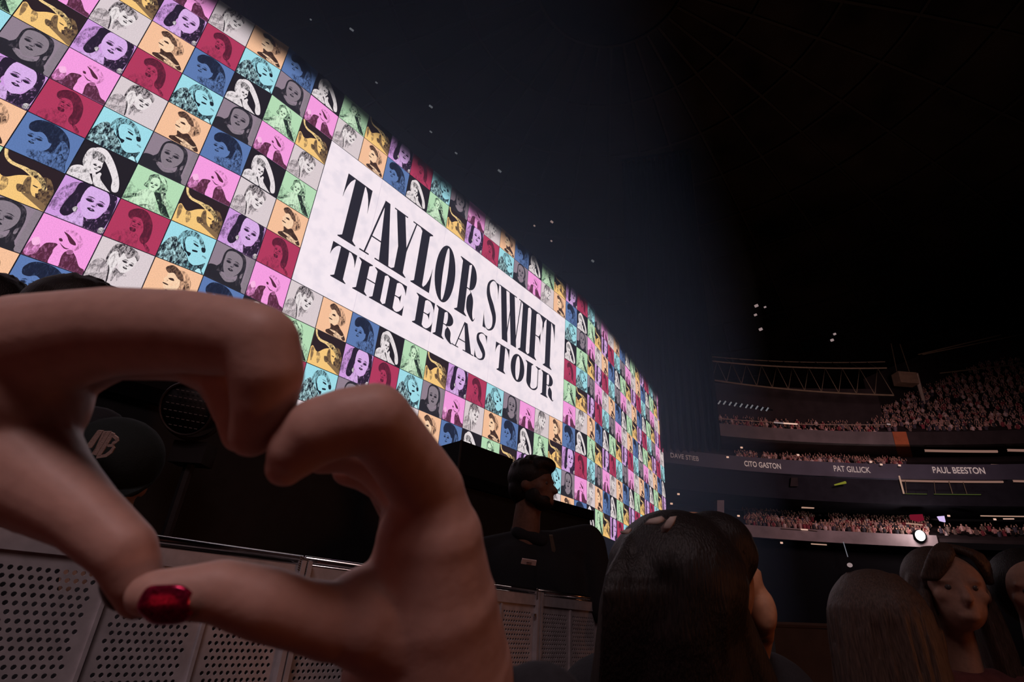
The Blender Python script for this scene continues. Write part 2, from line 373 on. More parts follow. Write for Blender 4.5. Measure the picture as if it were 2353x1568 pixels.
for (x, y, n, lab) in ((1881, 1248, 3, 'stack of three warm strips under the lower stand, left'), (2135, 1262, 4, 'stack of four warm strips under the lower stand, right')):
    a, z = zat(x, y, 1.0); root = empty('stair_light', SP(a, 1, z), lab, 'stair light')
    for k in range(n):
        w = 0.75 - 0.08 * k; b = bmesh.new(); tube(b, [SP(a - w, 1.0, z + 0.5 - 0.34 * k), SP(a + w, 1.0, z + 0.5 - 0.34 * k)], 0.08, 6); bmobj('strip', b, E_WARM, root)
    settle(root)
# bright spotlight on the lower wall
c = Vector(SP(zat(2115, 1233)[0], -0.6, zat(2115, 1233)[1]))
sl = empty('spotlight', c, 'dazzling white spotlight at the right end of the lower stand wall', 'spotlight')
b = bmesh.new(); ellip(b, c, (0.5, 0.5, 0.62)); bmobj('lens', b, E_HOT, sl, True)
b = bmesh.new(); tube(b, [c + Vector((0.1, 0.3, 0)), c + Vector((0.5, 0.9, 0))], [0.75, 0.5], 12); bmobj('housing', b, M_BLACK, sl, True)
b = bmesh.new(); tube(b, [c + Vector((-1.2, 0.2, 1.35)), c + Vector((0.75, 0.2, 1.3))], 0.09, 6); bmobj('bracket', b, E_WARM, sl); settle(sl)  # bracket is no lamp: its lit look is painted as glow
pl = bpy.data.lights.new('spotlight_glow', 'POINT'); pl.energy = 500; pl.color = (1, 0.8, 0.75); pl.shadow_soft_size = 0.4
plo = bpy.data.objects.new('spotlight_glow', pl); C.objects.link(plo); plo.location = c + Vector((-0.6, -1.6, 0.6))
# small lit specks (phones, exit signs)
for x, y, lab in ((1704, 1029, 'small white phone light at left end of the middle crowd'), (1834, 1046, 'small white phone light in the middle crowd above the second name'), (1672, 1051, 'tiny upright light low at the left end of the middle crowd'),
                  (2001, 1062, 'tiny phone light left above the suites, middle crowd'), (2025, 1068, 'tiny phone light lower in the middle crowd'), (2067, 1070, 'tiny phone light nearest the suites'), (1697, 1186, 'small light among the left end of the lower crowd'),
                  (1796, 1248, 'tiny white lamp under the lower stand wall'), (2180, 1186, 'white point of light right of the lilac screen'), (2286, 1194, 'white point of light on the far right rail'), (1543, 1158, 'tiny light by the lower right corner of the big screen'), (1559, 1136, 'faint short light right of the big screen')):
    a, z = zat(x, y, -0.5); b = bmesh.new(); p = Vector(SP(a, -0.5, z)); box(b, p - Vector((.14, .05, .1)), p + Vector((.14, .05, .1)))
    tag(bmobj('phone', b, E_RAIL), lab, 'light')
a, z = zat(1932, 1113, -0.4); b = bmesh.new(); p = Vector(SP(a - 0.5, -0.4, z - 0.15)); tube(b, [p, Vector(SP(a + 0.4, -0.4, z + 0.25))], [0.08, 0.16], 8)
tag(bmobj('yellow_lamp', b, emat('yellow_glow', srgb(120, 118, 40), 0.9)), 'slanted dull yellow lamp below the third name', 'lamp')
a, z = zat(1942, 1268, -0.4)
hl = empty('hanging_lamp', SP(a, -0.4, z), 'thin pale hanging lamp below the lower stand wall', 'lamp')
b = bmesh.new(); tube(b, [SP(a, -0.4, z + 1.1), SP(a + 0.12, -0.4, z - 0.6)], 0.05, 5); bmobj('rod', b, E_DIM, hl)
b = bmesh.new(); ellip(b, SP(a + 0.15, -0.4, z - 1.5), (0.3, 0.3, 0.26), sub=2); bmobj('bulb', b, E_ROOF, hl); settle(hl)
# suite mullions
fr = empty('suite_frame', SP(36, -0.05, 17), 'pale frame post and mullions of the lower suite window', 'window frame')
for x0, y0, x1, y1, r, m in ((2066, 1094, 2077, 1135, .09, E_WARM), (2080, 1105, 2083, 1135, .04, M_STEEL), (2180, 1106, 2189, 1135, .06, M_STEEL), (2213, 1108, 2222, 1136, .04, M_STEEL), (2146, 1106, 2150, 1136, .03, M_STEEL)):  # first post glows: its lit look is put into the material
    a0, z0 = zat(x0, y0); a1, z1 = zat(x1, y1); b = bmesh.new(); tube(b, [SP(a0, 0, z0), SP(a1, 0, z1)], r, 6); bmobj('mullion', b, m, fr)
settle(fr)

# names in letters on the ribbon board
def ribbon_text(txt, x0, y0, x1, y1, capx, label):
    cu = bpy.data.curves.new('t', 'FONT'); cu.body = txt; cu.size = 1.0; cu.extrude = 0.05; cu.offset = 0.012
    o = bpy.data.objects.new('t', cu); C.objects.link(o)
    me = bpy.data.meshes.new_from_object(o.evaluated_get(bpy.context.evaluated_depsgraph_get()))
    bpy.data.objects.remove(o); bpy.data.curves.remove(cu)
    a0, z0 = zat(x0, y0, -0.15); a1, z1 = zat(x1, y1, -0.15)
    xs = [v.co.x for v in me.vertices]; w = max(xs) - min(xs); m0 = min(xs)
    d = 73 * F and (73 + 0.66 * ((a0 + a1) / 2 - 18.5))
    hh = capx / F * d * 0.97 / 0.73
    for v in me.vertices:
        t = (v.co.x - m0) / w; a = a0 + (a1 - a0) * t
        v.co = Vector(SP(a, -0.12 - v.co.z * 0.6, z0 + (z1 - z0) * t + v.co.y * hh))
    me.name = 'name_sign'
    o = link('name_sign', me, emat('letter_white', srgb(188, 160, 155), 0.75)); tag(o, label, 'sign')
    return o
E_LET = emat('letter_white', srgb(188, 160, 155), 0.75)
n1 = ribbon_text('DAVE STIEB', 1541, 1051, 1606, 1060, 11, 'dim name sign in small capitals just right of the big screen')
n1.data.materials[0] = emat('letter_dim', srgb(120, 100, 100), 0.8)
ribbon_text('CITO GASTON', 1711, 1071, 1795, 1078, 12, 'name sign in pale capitals, first on the lit ribbon board')
ribbon_text('PAT GILLICK', 1917, 1083, 2001, 1087, 12, 'name sign in pale capitals, middle of the lit ribbon board')
ribbon_text('PAUL BEESTON', 2145, 1087, 2265, 1089, 12, 'name sign in pale capitals, rightmost and longest on the ribbon board')

# ------------------------------------------------------------------ spectators
def person_mesh(i):
    bm = bmesh.new(); rnd = random.Random(i)
    ellip(bm, (0, 0, 1.02), (0.10, 0.11, 0.13), sub=1)
    tube(bm, [(0, 0, 0.3), (0, 0, 0.62), (0, 0, 0.84), (0, 0, 0.93)], [0.17, 0.2, 0.19, 0.06], 6)
    up = rnd.random() < 0.45
    for s in (-1, 1):
        if up: tube(bm, [(0.19 * s, 0, 0.8), (0.3 * s, -0.1, 0.95), (0.22 * s, -0.12, 1.2 + 0.1 * rnd.random())], [0.06, 0.05, 0.04], 4)
        else: tube(bm, [(0.19 * s, 0, 0.8), (0.27 * s, -0.05, 0.55), (0.2 * s, -0.2, 0.45)], [0.06, 0.05, 0.04], 4)
    nf = len(bm.faces)
    me = bpy.data.meshes.new('spectator'); bm.to_mesh(me); bm.free()
    sh = [(0.45, 0.2, 0.2), (0.16, 0.12, 0.15), (0.75, 0.6, 0.6), (0.3, 0.06, 0.08), (0.08, 0.07, 0.1), (0.6, 0.38, 0.36), (0.22, 0.16, 0.14), (0.05, 0.05, 0.06)][i % 8]
    me.materials.append(mat('spectator_shirt_%d' % (i % 8), sh, 0.9, scale=3))
    me.materials.append(mat('spectator_skin', (0.62, 0.38, 0.3), 0.8, scale=3)); me.materials.append(mat('spectator_hair', (0.1, 0.06, 0.045), 0.9, scale=3))
    for p in me.polygons:
        z = p.center.z
        if z > 0.89: p.material_index = 2 if (p.center.y > 0.0 and abs(p.center.x) < .14) or z > 1.08 and abs(p.center.x) < .14 else 1
        elif abs(p.center.x) > 0.2 and z < 0.75: p.material_index = 1
    return me
PM = [person_mesh(i) for i in range(16)]
spots = []
rnd = random.Random(3)
def rows(az0, az1, o0, z0, o1, z1, n, tier, gap=0.62, keep=0.93, hole=None):
    for r in range(n):
        t = r / max(1, n - 1); off = o0 + (o1 - o0) * t; z = z0 + (z1 - z0) * t
        az = az0 + rnd.random() * 0.3
        while az < az1:
            if rnd.random() < keep and not (hole and hole(az, t)): spots.append((az + rnd.uniform(-.08, .08), off, z - 0.35 + rnd.uniform(0, 0.18), tier))
            az += math.degrees(gap / 80) * rnd.uniform(0.85, 1.2)
rows(23.3, 36.8, 0.9, 20.6, 4.5, 22.1, 5, 'middle', 0.6, 0.7)
rows(23.4, 37.3, 1.0, 12.3, 9.4, 15.45, 8, 'lower', 0.55, 0.93, lambda az, t: 29.0 < az < 30.4 and t > 0.35)
rows(22.2, 35.4, 0.9, 24.9, 4.5, 27.0, 3, 'strip', 0.6, 0.75)
mi = [s for s in spots if s[3] == 'middle'][:120]
lo = [s for s in spots if s[3] == 'lower' and s[1] < 7.0][:180]
single = mi + lo
rest = [s for s in spots if s not in set(single)]
for i, (az, off, z, tier) in enumerate(single):
    o = bpy.data.objects.new('spectator', PM[rnd.randrange(16)]); C.objects.link(o)
    o.location = SP(az, off, z); o.rotation_euler = (0, 0, -math.radians(az) + rnd.uniform(-.4, .4) + math.pi * 0)
    s = rnd.uniform(0.92, 1.12); o.scale = (s, s, s)
    if tier == 'middle': tag(o, 'spectator in the distant crowd band just above the ribbon board', 'person', 'spectators above the ribbon board')
    else: tag(o, 'spectator in the distant crowd of the lower stand', 'person', 'spectators in the lower stand')
def crowd_mass(name, sp_):
    V = []; Fc = []; MI = []; base = 0
    mats = []
    for me in PM:
        for m in me.materials:
            if m not in mats: mats.append(m)
    cache = []
    for me in PM:
        co = np.empty(len(me.vertices) * 3); me.vertices.foreach_get('co', co); cache.append((co.reshape(-1, 3), [tuple(p.vertices) for p in me.polygons], [mats.index(me.materials[p.material_index]) for p in me.polygons]))
    for (az, off, z, *_r) in sp_:
        co, fs, mi_ = cache[rnd.randrange(16)]; a = -math.radians(az) + rnd.uniform(-.4, .4); s = rnd.uniform(0.92, 1.12)
        R = np.array([[math.cos(a), -math.sin(a), 0], [math.sin(a), math.cos(a), 0], [0, 0, 1]]) * s
        V.append(co @ R.T + np.array(SP(az, off, z)))
        Fc += [tuple(i + base for i in q) for q in fs]; MI += mi_; base += len(co)
    me = bpy.data.meshes.new(name); me.from_pydata(np.concatenate(V).tolist(), [], Fc)
    for m in mats: me.materials.append(m)
    me.polygons.foreach_set('material_index', MI); me.update()
    o = bpy.data.objects.new(name, me); C.objects.link(o); return o
az = 35.3
while az < 50:
    o_ = 1.2
    while o_ < UO(az) - 0.5:
        if rnd.random() < 0.8: rest.append((az + rnd.uniform(-.1, .1), o_ + rnd.uniform(-.2, .2), 25.0 + (o_ - 0.4) * 0.66 - 0.35, 0))
        o_ += 0.95
    az += 0.47
rows_r = []
for k in range(46):
    rest.append((38 + k * 0.27 + rnd.uniform(-.1, .1), 1.0 + rnd.random() * 2, 12.2 + rnd.random() * 0.8, 0))
cm = crowd_mass('distant_crowd', rest)
tag(cm, 'mass of distant spectators on the big upper stand at right and the strip beside it', 'crowd', kind='stuff')

# ------------------------------------------------------------------ the LED screen
Q = dict(x0=-5.9112 * T, y0=12.4936 * T, z0=12.6293 * T + CAMZ, h=1.0049 * T, t=(0.7130, 0.8773, 1.0493))
def plan(u):                                # folded plan line of the screen, u in tiles
    p = Vector((Q['x0'], Q['y0'])); d = [Vector((math.cos(a), math.sin(a))) for a in Q['t']]
    if u < -2: return p - d[1] * 2 * T + d[0] * (u + 2) * T, 0
    if u <= 15: return p + d[1] * u * T, 1
    return p + d[1] * 15 * T + d[2] * (u - 15) * T, 2
def SCR(u, v, out=0.0, wing=None):
    p, w = plan(u)
    if wing is not None: w = wing
    a = Q['t'][w]; n = Vector((math.sin(a), -math.cos(a)))
    return Vector((p.x + n.x * out, p.y + n.y * out, Q['z0'] - v * Q['h']))
scr = empty('led_screen', (SCR(6, 9).x, SCR(6, 9).y, 0), 'giant folded screen wall of coloured portrait tiles around a white title panel', 'screen')
bm = bmesh.new()
VT, VB = -2.0, 9.0
for w, (u0, u1) in enumerate(((-17, -2), (-2, 15), (15, 29))):
    for q in (0,):
        a, b = SCR(u0, VT, 0, w), SCR(u1, VT, 0, w); al = Q['t'][w]; n = Vector((math.sin(al), -math.cos(al), 0))
        zt_, zb_ = Q['z0'] - (VT) * Q['h'], Q['z0'] - (VB) * Q['h']
        prism(bm, [a - n * 0.02, b - n * 0.02, b - n * 0.6, a - n * 0.6], zb_, zt_)
bmobj('backing_panel', bm, mat('screen_back', (0.008, 0.007, 0.009), 0.6), scr)

def tile_material():
    m = bpy.data.materials.new('screen_picture'); m.use_nodes = True; nt = m.node_tree; nt.nodes.clear(); L = nt.links
    out = nt.nodes.new('ShaderNodeOutputMaterial'); em = nt.nodes.new('ShaderNodeEmission'); L.new(em.outputs[0], out.inputs[0])
    c1 = nt.nodes.new('ShaderNodeAttribute'); c1.attribute_name = 'ink'; c2 = nt.nodes.new('ShaderNodeAttribute'); c2.attribute_name = 'ink2'
    tc = nt.nodes.new('ShaderNodeTexCoord'); oi = nt.nodes.new('ShaderNodeObjectInfo')
    mp = nt.nodes.new('ShaderNodeMapping'); mp.inputs['Scale'].default_value = (1.0, 1.0, 0.42); mp.inputs['Rotation'].default_value = (0, 0.5, 0)
    L.new(tc.outputs['Object'], mp.inputs[0])
    n = nt.nodes.new('ShaderNodeTexNoise'); n.inputs['Scale'].default_value = 16; n.inputs['Detail'].default_value = 6; n.inputs['Roughness'].default_value = 0.65; n.inputs['Distortion'].default_value = 0.9; L.new(mp.outputs[0], n.inputs['Vector'])
    ad = nt.nodes.new('ShaderNodeMath'); ad.operation = 'SUBTRACT'; L.new(n.outputs['Fac'], ad.inputs[0]); L.new(c2.outputs['Alpha'], ad.inputs[1])
    mr = nt.nodes.new('ShaderNodeMapRange'); mr.inputs['From Min'].default_value = -0.11; mr.inputs['From Max'].default_value = 0.11; L.new(ad.outputs[0], mr.inputs['Value'])
    mx = nt.nodes.new('ShaderNodeMix'); mx.data_type = 'RGBA'; L.new(mr.outputs[0], mx.inputs['Factor']); L.new(c1.outputs['Color'], mx.inputs[6]); L.new(c2.outputs['Color'], mx.inputs[7])
    g = nt.nodes.new('ShaderNodeTexNoise'); g.inputs['Scale'].default_value = 40; g.inputs['Detail'].default_value = 3; L.new(tc.outputs['Object'], g.inputs['Vector'])
    gr = nt.nodes.new('ShaderNodeMapRange'); gr.inputs['From Min'].default_value = 0.3; gr.inputs['From Max'].default_value = 0.7; gr.inputs['To Min'].default_value = 0.86; gr.inputs['To Max'].default_value = 1.1; L.new(g.outputs['Fac'], gr.inputs['Value'])
    # the picture on the screen fades out along its top row
    ge = nt.nodes.new('ShaderNodeNewGeometry'); sx = nt.nodes.new('ShaderNodeSeparateXYZ'); L.new(ge.outputs['Position'], sx.inputs[0])
    n2 = nt.nodes.new('ShaderNodeTexNoise'); n2.inputs['Scale'].default_value = 0.5; L.new(ge.outputs['Position'], n2.inputs['Vector'])
    wz = nt.nodes.new('ShaderNodeMath'); wz.operation = 'MULTIPLY_ADD'; wz.inputs[1].default_value = 0.5; L.new(n2.outputs['Fac'], wz.inputs[0]); L.new(sx.outputs['Z'], wz.inputs[2])
    fd = nt.nodes.new('ShaderNodeMapRange'); fd.interpolation_type = 'SMOOTHSTEP'
    ztop = Q['z0'] + 2 * Q['h'] + 0.25
    fd.inputs['From Min'].default_value = ztop - 0.75; fd.inputs['From Max'].default_value = ztop + 0.05; fd.inputs['To Min'].default_value = 1; fd.inputs['To Max'].default_value = 0.02
    fd.inputs['From Min'].default_value = ztop - 1.15; fd.inputs['From Max'].default_value = ztop - 0.1
    L.new(wz.outputs[0], fd.inputs['Value'])
    mu = nt.nodes.new('ShaderNodeMath'); mu.operation = 'MULTIPLY'; L.new(gr.outputs[0], mu.inputs[0]); L.new(fd.outputs[0], mu.inputs[1])
    L.new(mx.outputs[2], em.inputs[0]); L.new(mu.outputs[0], em.inputs[1])
    return m
M_TILE = tile_material()
M_INK = M_TILE.copy(); M_INK.name = 'screen_ink'
M_INK.cycles.emission_sampling = 'NONE'

BG = dict(W=(224, 211, 218), P=(252, 199, 162), B=(96, 126, 184), K=(34, 28, 34), G=(186, 228, 190), Y=(252, 206, 130), V=(214, 160, 234), R=(182, 58, 96), C=(164, 228, 244), T=(148, 132, 148), M=(252, 162, 234))
DK = dict(W=(48, 42, 46), P=(66, 44, 36), B=(28, 34, 56), K=(24, 20, 24), G=(34, 44, 40), Y=(44, 30, 34), V=(40, 28, 48), R=(84, 26, 46), C=(26, 32, 42), T=(40, 37, 44), M=(88, 40, 62))
LT = dict(W=(240, 232, 236), P=(255, 218, 184), B=(112, 150, 208), K=(240, 232, 238), G=(214, 246, 214), Y=(255, 220, 154), V=(222, 180, 242), R=(188, 66, 102), C=(196, 242, 252), T=(140, 128, 140), M=(255, 190, 238))
# shapes: (ink, second ink, threshold 0..1 (1 = no break-up), points)
def face(key, cx, cy, s, ang=0.0, turn=0.0, dark=0.0):
    """eyes, brows, nose shade and lips of a generic stylised face; turn shifts the features sideways"""
    def P(x, y):
        x = x + turn * 0.35; c_, s_ = math.cos(ang), math.sin(ang); x *= s; y *= s
        return (cx + x * c_ - y * s_, cy + x * s_ + y * c_)
    o = []
    for sg in (-1, 1):
        k = 1 - 0.35 * turn * sg
        ex = sg * 0.42 * k
        o.append(('m', 'b', .56, [P(ex - .32 * k, .16), P(ex, .44), P(ex + .32 * k, .20), P(ex, .02)]))
        o.append(('d', 'd', 1, [P(ex - .27 * k, .13), P(ex, .29), P(ex + .27 * k, .14), P(ex, .01)]))
        o.append(('d', 'm', .64, [P(ex - .30 * k, .44 + .05 * sg), P(ex, .58), P(ex + .30 * k, .46 - .05 * sg), P(ex, .48)]))
    o.append(('d', 'm', .6, [P(-.16, -.24), P(0, -.34), P(.18, -.22), P(.02, -.2)]))
    o.append(('m', 'b', .58, [P(.06, .2), P(.16, -.15), P(.26, -.26), P(.16, .1)]))
    o.append(('d', 'm', .68, [P(-.30, -.64), P(-.10, -.50), P(0, -.54), P(.10, -.50), P(.30, -.64), P(.10, -.78), P(-.10, -.78)]))
    o.append(('m', 'l', .5, [P(-.12, -.60), P(0, -.58), P(.14, -.61), P(.0, -.68)]))
    return o
PORT = {
 'W': [('d', 'b', .54, [(.26, .90), (.40, .99), (.60, .97), (.72, .84), (.66, .70), (.50, .60), (.40, .40), (.30, .34), (.22, .56)]),
       ('l', 'm', .62, [(.26, .66), (.34, .78), (.42, .66), (.42, .40), (.38, .16), (.28, .30)]),
       ('l', 'b', .62, [(.44, .80), (.60, .86), (.72, .74), (.70, .52), (.60, .36), (.50, .40), (.42, .58)]),
       ('d', 'b', .54, [(.34, .90), (.52, .98), (.72, .90), (.74, .72), (.66, .80), (.56, .70), (.46, .80), (.42, .66)])] + face('W', .585, .575, .155, -.2, .35) +
      [('m', 'b', .50, [(.02, .02), (.04, .36), (.16, .50), (.28, .42), (.36, .24), (.38, .02)]), ('d', 'd', 1, [(.30, .42), (.36, .30), (.40, .02), (.38, .02), (.345, .26)]),
       ('d', 'b', .50, [(.42, .40), (.54, .34), (.62, .36), (.66, .30), (.58, .26), (.54, .12), (.50, .26), (.46, .08), (.42, .2)])],
 'P': [('m', 'b', .50, [(.50, .86), (.66, .90), (.80, .74), (.84, .54), (.74, .40), (.62, .42), (.56, .60)]),
       ('l', 'b', .62, [(.34, .78), (.48, .80), (.60, .66), (.62, .48), (.54, .36), (.42, .34), (.35, .37), (.33, .44), (.30, .48), (.33, .53), (.30, .57), (.34, .66)]),
       ('d', 'm', .56, [(.26, .84), (.36, .95), (.48, .92), (.62, .80), (.66, .68), (.56, .68), (.44, .78), (.34, .74)]),
       ('d', 'b', .54, [(.66, .72), (.78, .66), (.82, .52), (.76, .42), (.70, .54)]),
       ('d', 'd', .9, [(.38, .62), (.46, .65), (.50, .60), (.42, .59)]), ('d', 'd', 1, [(.31, .485), (.41, .475), (.42, .45), (.33, .455)]), ('m', 'l', .5, [(.35, .55), (.38, .58), (.39, .54), (.36, .53)]),
       ('d', 'm', .66, [(.40, .34), (.52, .32), (.62, .40), (.74, .30), (.86, .20), (.92, .02), (.38, .02), (.30, .10), (.42, .20)]),
       ('l', 'm', .56, [(.40, .16), (.60, .18), (.80, .12), (.88, .18), (.80, .07), (.58, .11)]), ('m', 'l', .5, [(.56, .08), (.74, .09), (.86, .02), (.60, .02)])],
 'B': [('d', 'm', .58, [(.16, .84), (.30, .97), (.56, .97), (.76, .82), (.88, .54), (.92, .22), (.94, .0), (.46, .0), (.44, .22), (.36, .50), (.22, .66)]),
       ('d', 'b', .50, [(.70, .70), (.86, .56), (.92, .2), (.93, .0), (.52, .0), (.56, .2), (.66, .4)]),
       ('b', 'b', 1, [(.17, .68), (.30, .76), (.52, .68), (.58, .44), (.50, .26), (.34, .18), (.23, .24), (.17, .46)]),
       ('d', 'm', .64, [(.14, .80), (.28, .92), (.56, .90), (.64, .60), (.54, .52), (.46, .62), (.36, .68), (.26, .62), (.16, .64)])] + face('B', .315, .46, .17, .0, -.25) +
      [('d', 'b', .48, [(.30, .16), (.52, .26), (.62, .30), (.60, .0), (.40, .0)])],
 'K': [('w', 'd', .66, [(.22, .88), (.32, .97), (.46, .93), (.66, .70), (.84, .38), (.90, .12), (.82, .06), (.76, .16), (.72, .34), (.56, .58), (.44, .70), (.30, .70)]),
       ('w', 'd', .60, [(.14, .80), (.26, .90), (.42, .80), (.46, .52), (.40, .30), (.28, .26), (.14, .46)]),
       ('d', 'w', .54, [(.22, .80), (.34, .84), (.46, .76), (.44, .62), (.34, .58), (.24, .66)]),
       ('w', 'w', 1, [(.28, .60), (.44, .62), (.47, .44), (.40, .32), (.30, .38)])] + face('K', .385, .47, .105, -.1, .3) +
      [('w', 'd', .60, [(.0, .02), (.02, .22), (.14, .34), (.28, .30), (.40, .14), (.44, .0), (.02, .0)]),
       ('w', 'd', .64, [(.36, .32), (.40, .36), (.44, .28), (.48, .36), (.52, .34), (.54, .22), (.72, .06), (.78, .0), (.52, .0), (.42, .16)])],
 'G': [('m', 'b', .44, [(.0, .0), (.0, .5), (.2, .4), (.5, .5), (.9, .4), (1, 0)]),
       ('d', 'b', .54, [(.30, .86), (.44, .97), (.60, .92), (.70, .72), (.68, .46), (.58, .38), (.48, .46), (.36, .52), (.26, .56), (.30, .70)]),
       ('l', 'b', .66, [(.36, .82), (.48, .86), (.54, .70), (.50, .54), (.42, .48), (.36, .58)]),
       ('l', 'b', .50, [(.44, .96), (.56, .94), (.64, .80), (.56, .82), (.50, .88)])] + face('G', .435, .655, .11, 0, -.2) +
      [('l', 'm', .60, [(.20, .0), (.22, .30), (.36, .48), (.52, .44), (.60, .24), (.62, .0)]),
       ('d', 'b', .64, [(.50, .48), (.64, .52), (.74, .36), (.86, .16), (.96, .0), (.80, .0), (.66, .20), (.56, .36)]),
       ('l', 'd', .50, [(.60, .60), (.70, .58), (.76, .40), (.84, .24), (.74, .30), (.64, .46)]),
       ('d', 'b', .56, [(.0, .0), (.02, .12), (.20, .26), (.24, .20), (.10, .06)]), ('d', 'l', .5, [(.34, .0), (.44, .10), (.58, .12), (.66, .0)])],
 'Y': [('d', 'd', .9, [(.0, 1.0), (1.0, 1.0), (1.0, .10), (.86, .18), (.72, .44), (.56, .62), (.40, .56), (.22, .40), (.06, .52), (.0, .50)]),
       ('m', 'd', .50, [(.70, .66), (.84, .74), (1.0, .44), (1.0, .06), (.84, .10), (.74, .34)]),
       ('b', 'b', 1, [(.36, .40), (.46, .56), (.58, .66), (.72, .62), (.80, .50), (.76, .42), (.78, .34), (.70, .30), (.68, .20), (.52, .24), (.40, .20)]),
       ('m', 'd', .56, [(.52, .58), (.58, .60), (.66, .34), (.74, .22), (.62, .24), (.52, .40)]),
       ('d', 'm', .5, [(.44, .36), (.56, .38), (.60, .26), (.50, .22)]),
       ('l', 'd', .62, [(.02, .99), (.07, .99), (.13, .84), (.26, .78), (.46, .78), (.64, .70), (.56, .64), (.40, .70), (.20, .72), (.08, .82)]),
       ('d', 'l', .54, [(.44, .74), (.60, .78), (.78, .66), (.88, .48), (.82, .44), (.72, .58), (.56, .66)]),
       ('d', 'd', 1, [(.66, .47), (.74, .46), (.72, .44), (.66, .45)]),
       ('m', 'b', .58, [(.02, .44), (.10, .46), (.12, .2), (.08, .1)]), ('m', 'b', .54, [(.20, .38), (.30, .38), (.34, .2), (.28, .1)]),
       ('m', 'd', .70, [(.56, .22), (.74, .24), (1.0, .12), (1.0, .0), (.86, .06), (.70, .14)])],
 'V': [('m', 'b', .50, [(.0, .20), (.04, .60), (.16, .88), (.34, .96), (.38, .70), (.28, .40), (.14, .14)]),
       ('d', 'm', .70, [(.28, .96), (.48, 1.0), (.46, .70), (.40, .46), (.44, .28), (.34, .10), (.20, .16), (.22, .50), (.26, .70)]),
       ('d', 'b', .66, [(.70, 1.0), (.94, .98), (.99, .50), (.97, .10), (1.0, .0), (.62, .0), (.56, .22), (.78, .30), (.84, .60)]),
       ('l', 'b', .72, [(.46, .98), (.74, 1.0), (.86, .80), (.86, .54), (.76, .32), (.64, .22), (.50, .34), (.41, .60)]),
       ('l', 'm', .60, [(.16, .0), (.34, .12), (.44, .30), (.56, .26), (.62, .10), (.60, .0)]),
       ('w', 'd', .5, [(.40, .40), (.44, .36), (.42, .26), (.36, .32)]), ('w', 'd', .5, [(.90, .14), (.98, .16), (.98, .04), (.90, .02)])] + face('V', .635, .60, .235, -.08, .15),
 'R': [('m', 'b', .46, [(.14, .0), (.20, .26), (.38, .36), (.56, .30), (.60, .10), (.58, .0)]),
       ('d', 'm', .56, [(.24, .80), (.36, .94), (.54, .94), (.70, .74), (.76, .50), (.76, .26), (.68, .16), (.60, .26), (.60, .50), (.50, .64), (.36, .62), (.26, .66)]),
       ('b', 'm', .60, [(.34, .68), (.48, .72), (.58, .56), (.54, .42), (.42, .40), (.34, .50)])] + face('R', .44, .56, .125, -.15, -.2) +
      [('d', 'b', .60, [(.36, .42), (.46, .44), (.48, .36), (.40, .34)]), ('d', 'b', .55, [(.66, .22), (.72, .20), (.84, .10), (.86, .0), (.82, .0), (.74, .10)])],
 'C': [('d', 'l', .56, [(.0, .0), (.04, .40), (.16, .64), (.28, .62), (.40, .46), (.52, .34), (.62, .16), (.60, .0)]),
       ('d', 'b', .60, [(.58, .20), (.72, .14), (.86, .22), (.94, .30), (.92, .10), (.96, .0), (.58, .0)]),
       ('l', 'b', .6, [(.80, .0), (.86, .12), (.94, .0)]),
       ('d', 'b', .52, [(.26, .70), (.34, .90), (.52, .97), (.68, .90), (.80, .74), (.84, .62), (.74, .68), (.60, .78), (.46, .70), (.38, .54), (.30, .52)]),
       ('b', 'b', 1, [(.42, .76), (.56, .84), (.68, .76), (.76, .60), (.73, .54), (.72, .46), (.62, .42), (.50, .44), (.42, .58)]),
       ('d', 'b', .7, [(.76, .64), (.84, .66), (.86, .56), (.80, .54)]), ('d', 'd', 1, [(.58, .68), (.68, .66), (.69, .62), (.60, .64)]), ('m', 'b', .55, [(.56, .74), (.68, .73), (.68, .70), (.57, .71)]),
       ('d', 'b', .8, [(.60, .50), (.70, .52), (.71, .48), (.62, .46)]), ('d', 'b', .7, [(.38, .60), (.42, .58), (.50, .42), (.60, .40), (.58, .30), (.52, .36), (.44, .42)]),
       ('m', 'b', .6, [(.84, .46), (.92, .44), (.91, .40), (.84, .43)])],
 'T': [('d', 'm', .74, [(.0, .0), (.0, .30), (.12, .38), (.26, .36), (.34, .26), (.50, .16), (.66, .20), (.76, .30), (.86, .14), (.88, .0)]),
       ('d', 'm', .60, [(.25, .50), (.26, .80), (.36, .97), (.56, 1.0), (.74, .93), (.82, .70), (.83, .40), (.82, .18), (.70, .12), (.70, .38), (.60, .3), (.36, .3), (.22, .26), (.18, .36)]),
       ('l', 'b', .72, [(.30, .62), (.32, .86), (.50, .94), (.68, .86), (.74, .62), (.68, .40), (.54, .24), (.44, .24), (.33, .42)]),
       ('l', 'm', .62, [(.30, .22), (.34, .28), (.48, .18), (.64, .24), (.66, .18), (.48, .10)]),
       ('l', 'm', .6, [(.76, .44), (.80, .48), (.80, .36), (.76, .34)]), ('l', 'b', .7, [(.88, .96), (.99, .96), (.98, .06), (.88, .04)])] + face('T', .505, .575, .225, 0, -.1),
 'M': [('d', 'm', .62, [(.0, .0), (.04, .30), (.10, .20), (.20, .24), (.26, .40), (.42, .46), (.40, .30), (.44, .0)]),
       ('m', 'b', .56, [(.0, .12), (.06, .36), (.18, .34), (.20, .14), (.08, .02)]), ('l', 'b', .7, [(.04, .38), (.12, .46), (.18, .34), (.10, .26)]),
       ('d', 'm', .62, [(.58, .0), (.52, .22), (.64, .42), (.76, .34), (.88, .16), (.98, .12), (1.0, .0)]),
       ('b', 'b', 1, [(.42, .0), (.42, .30), (.48, .46), (.58, .44), (.56, .24), (.58, .0)]),
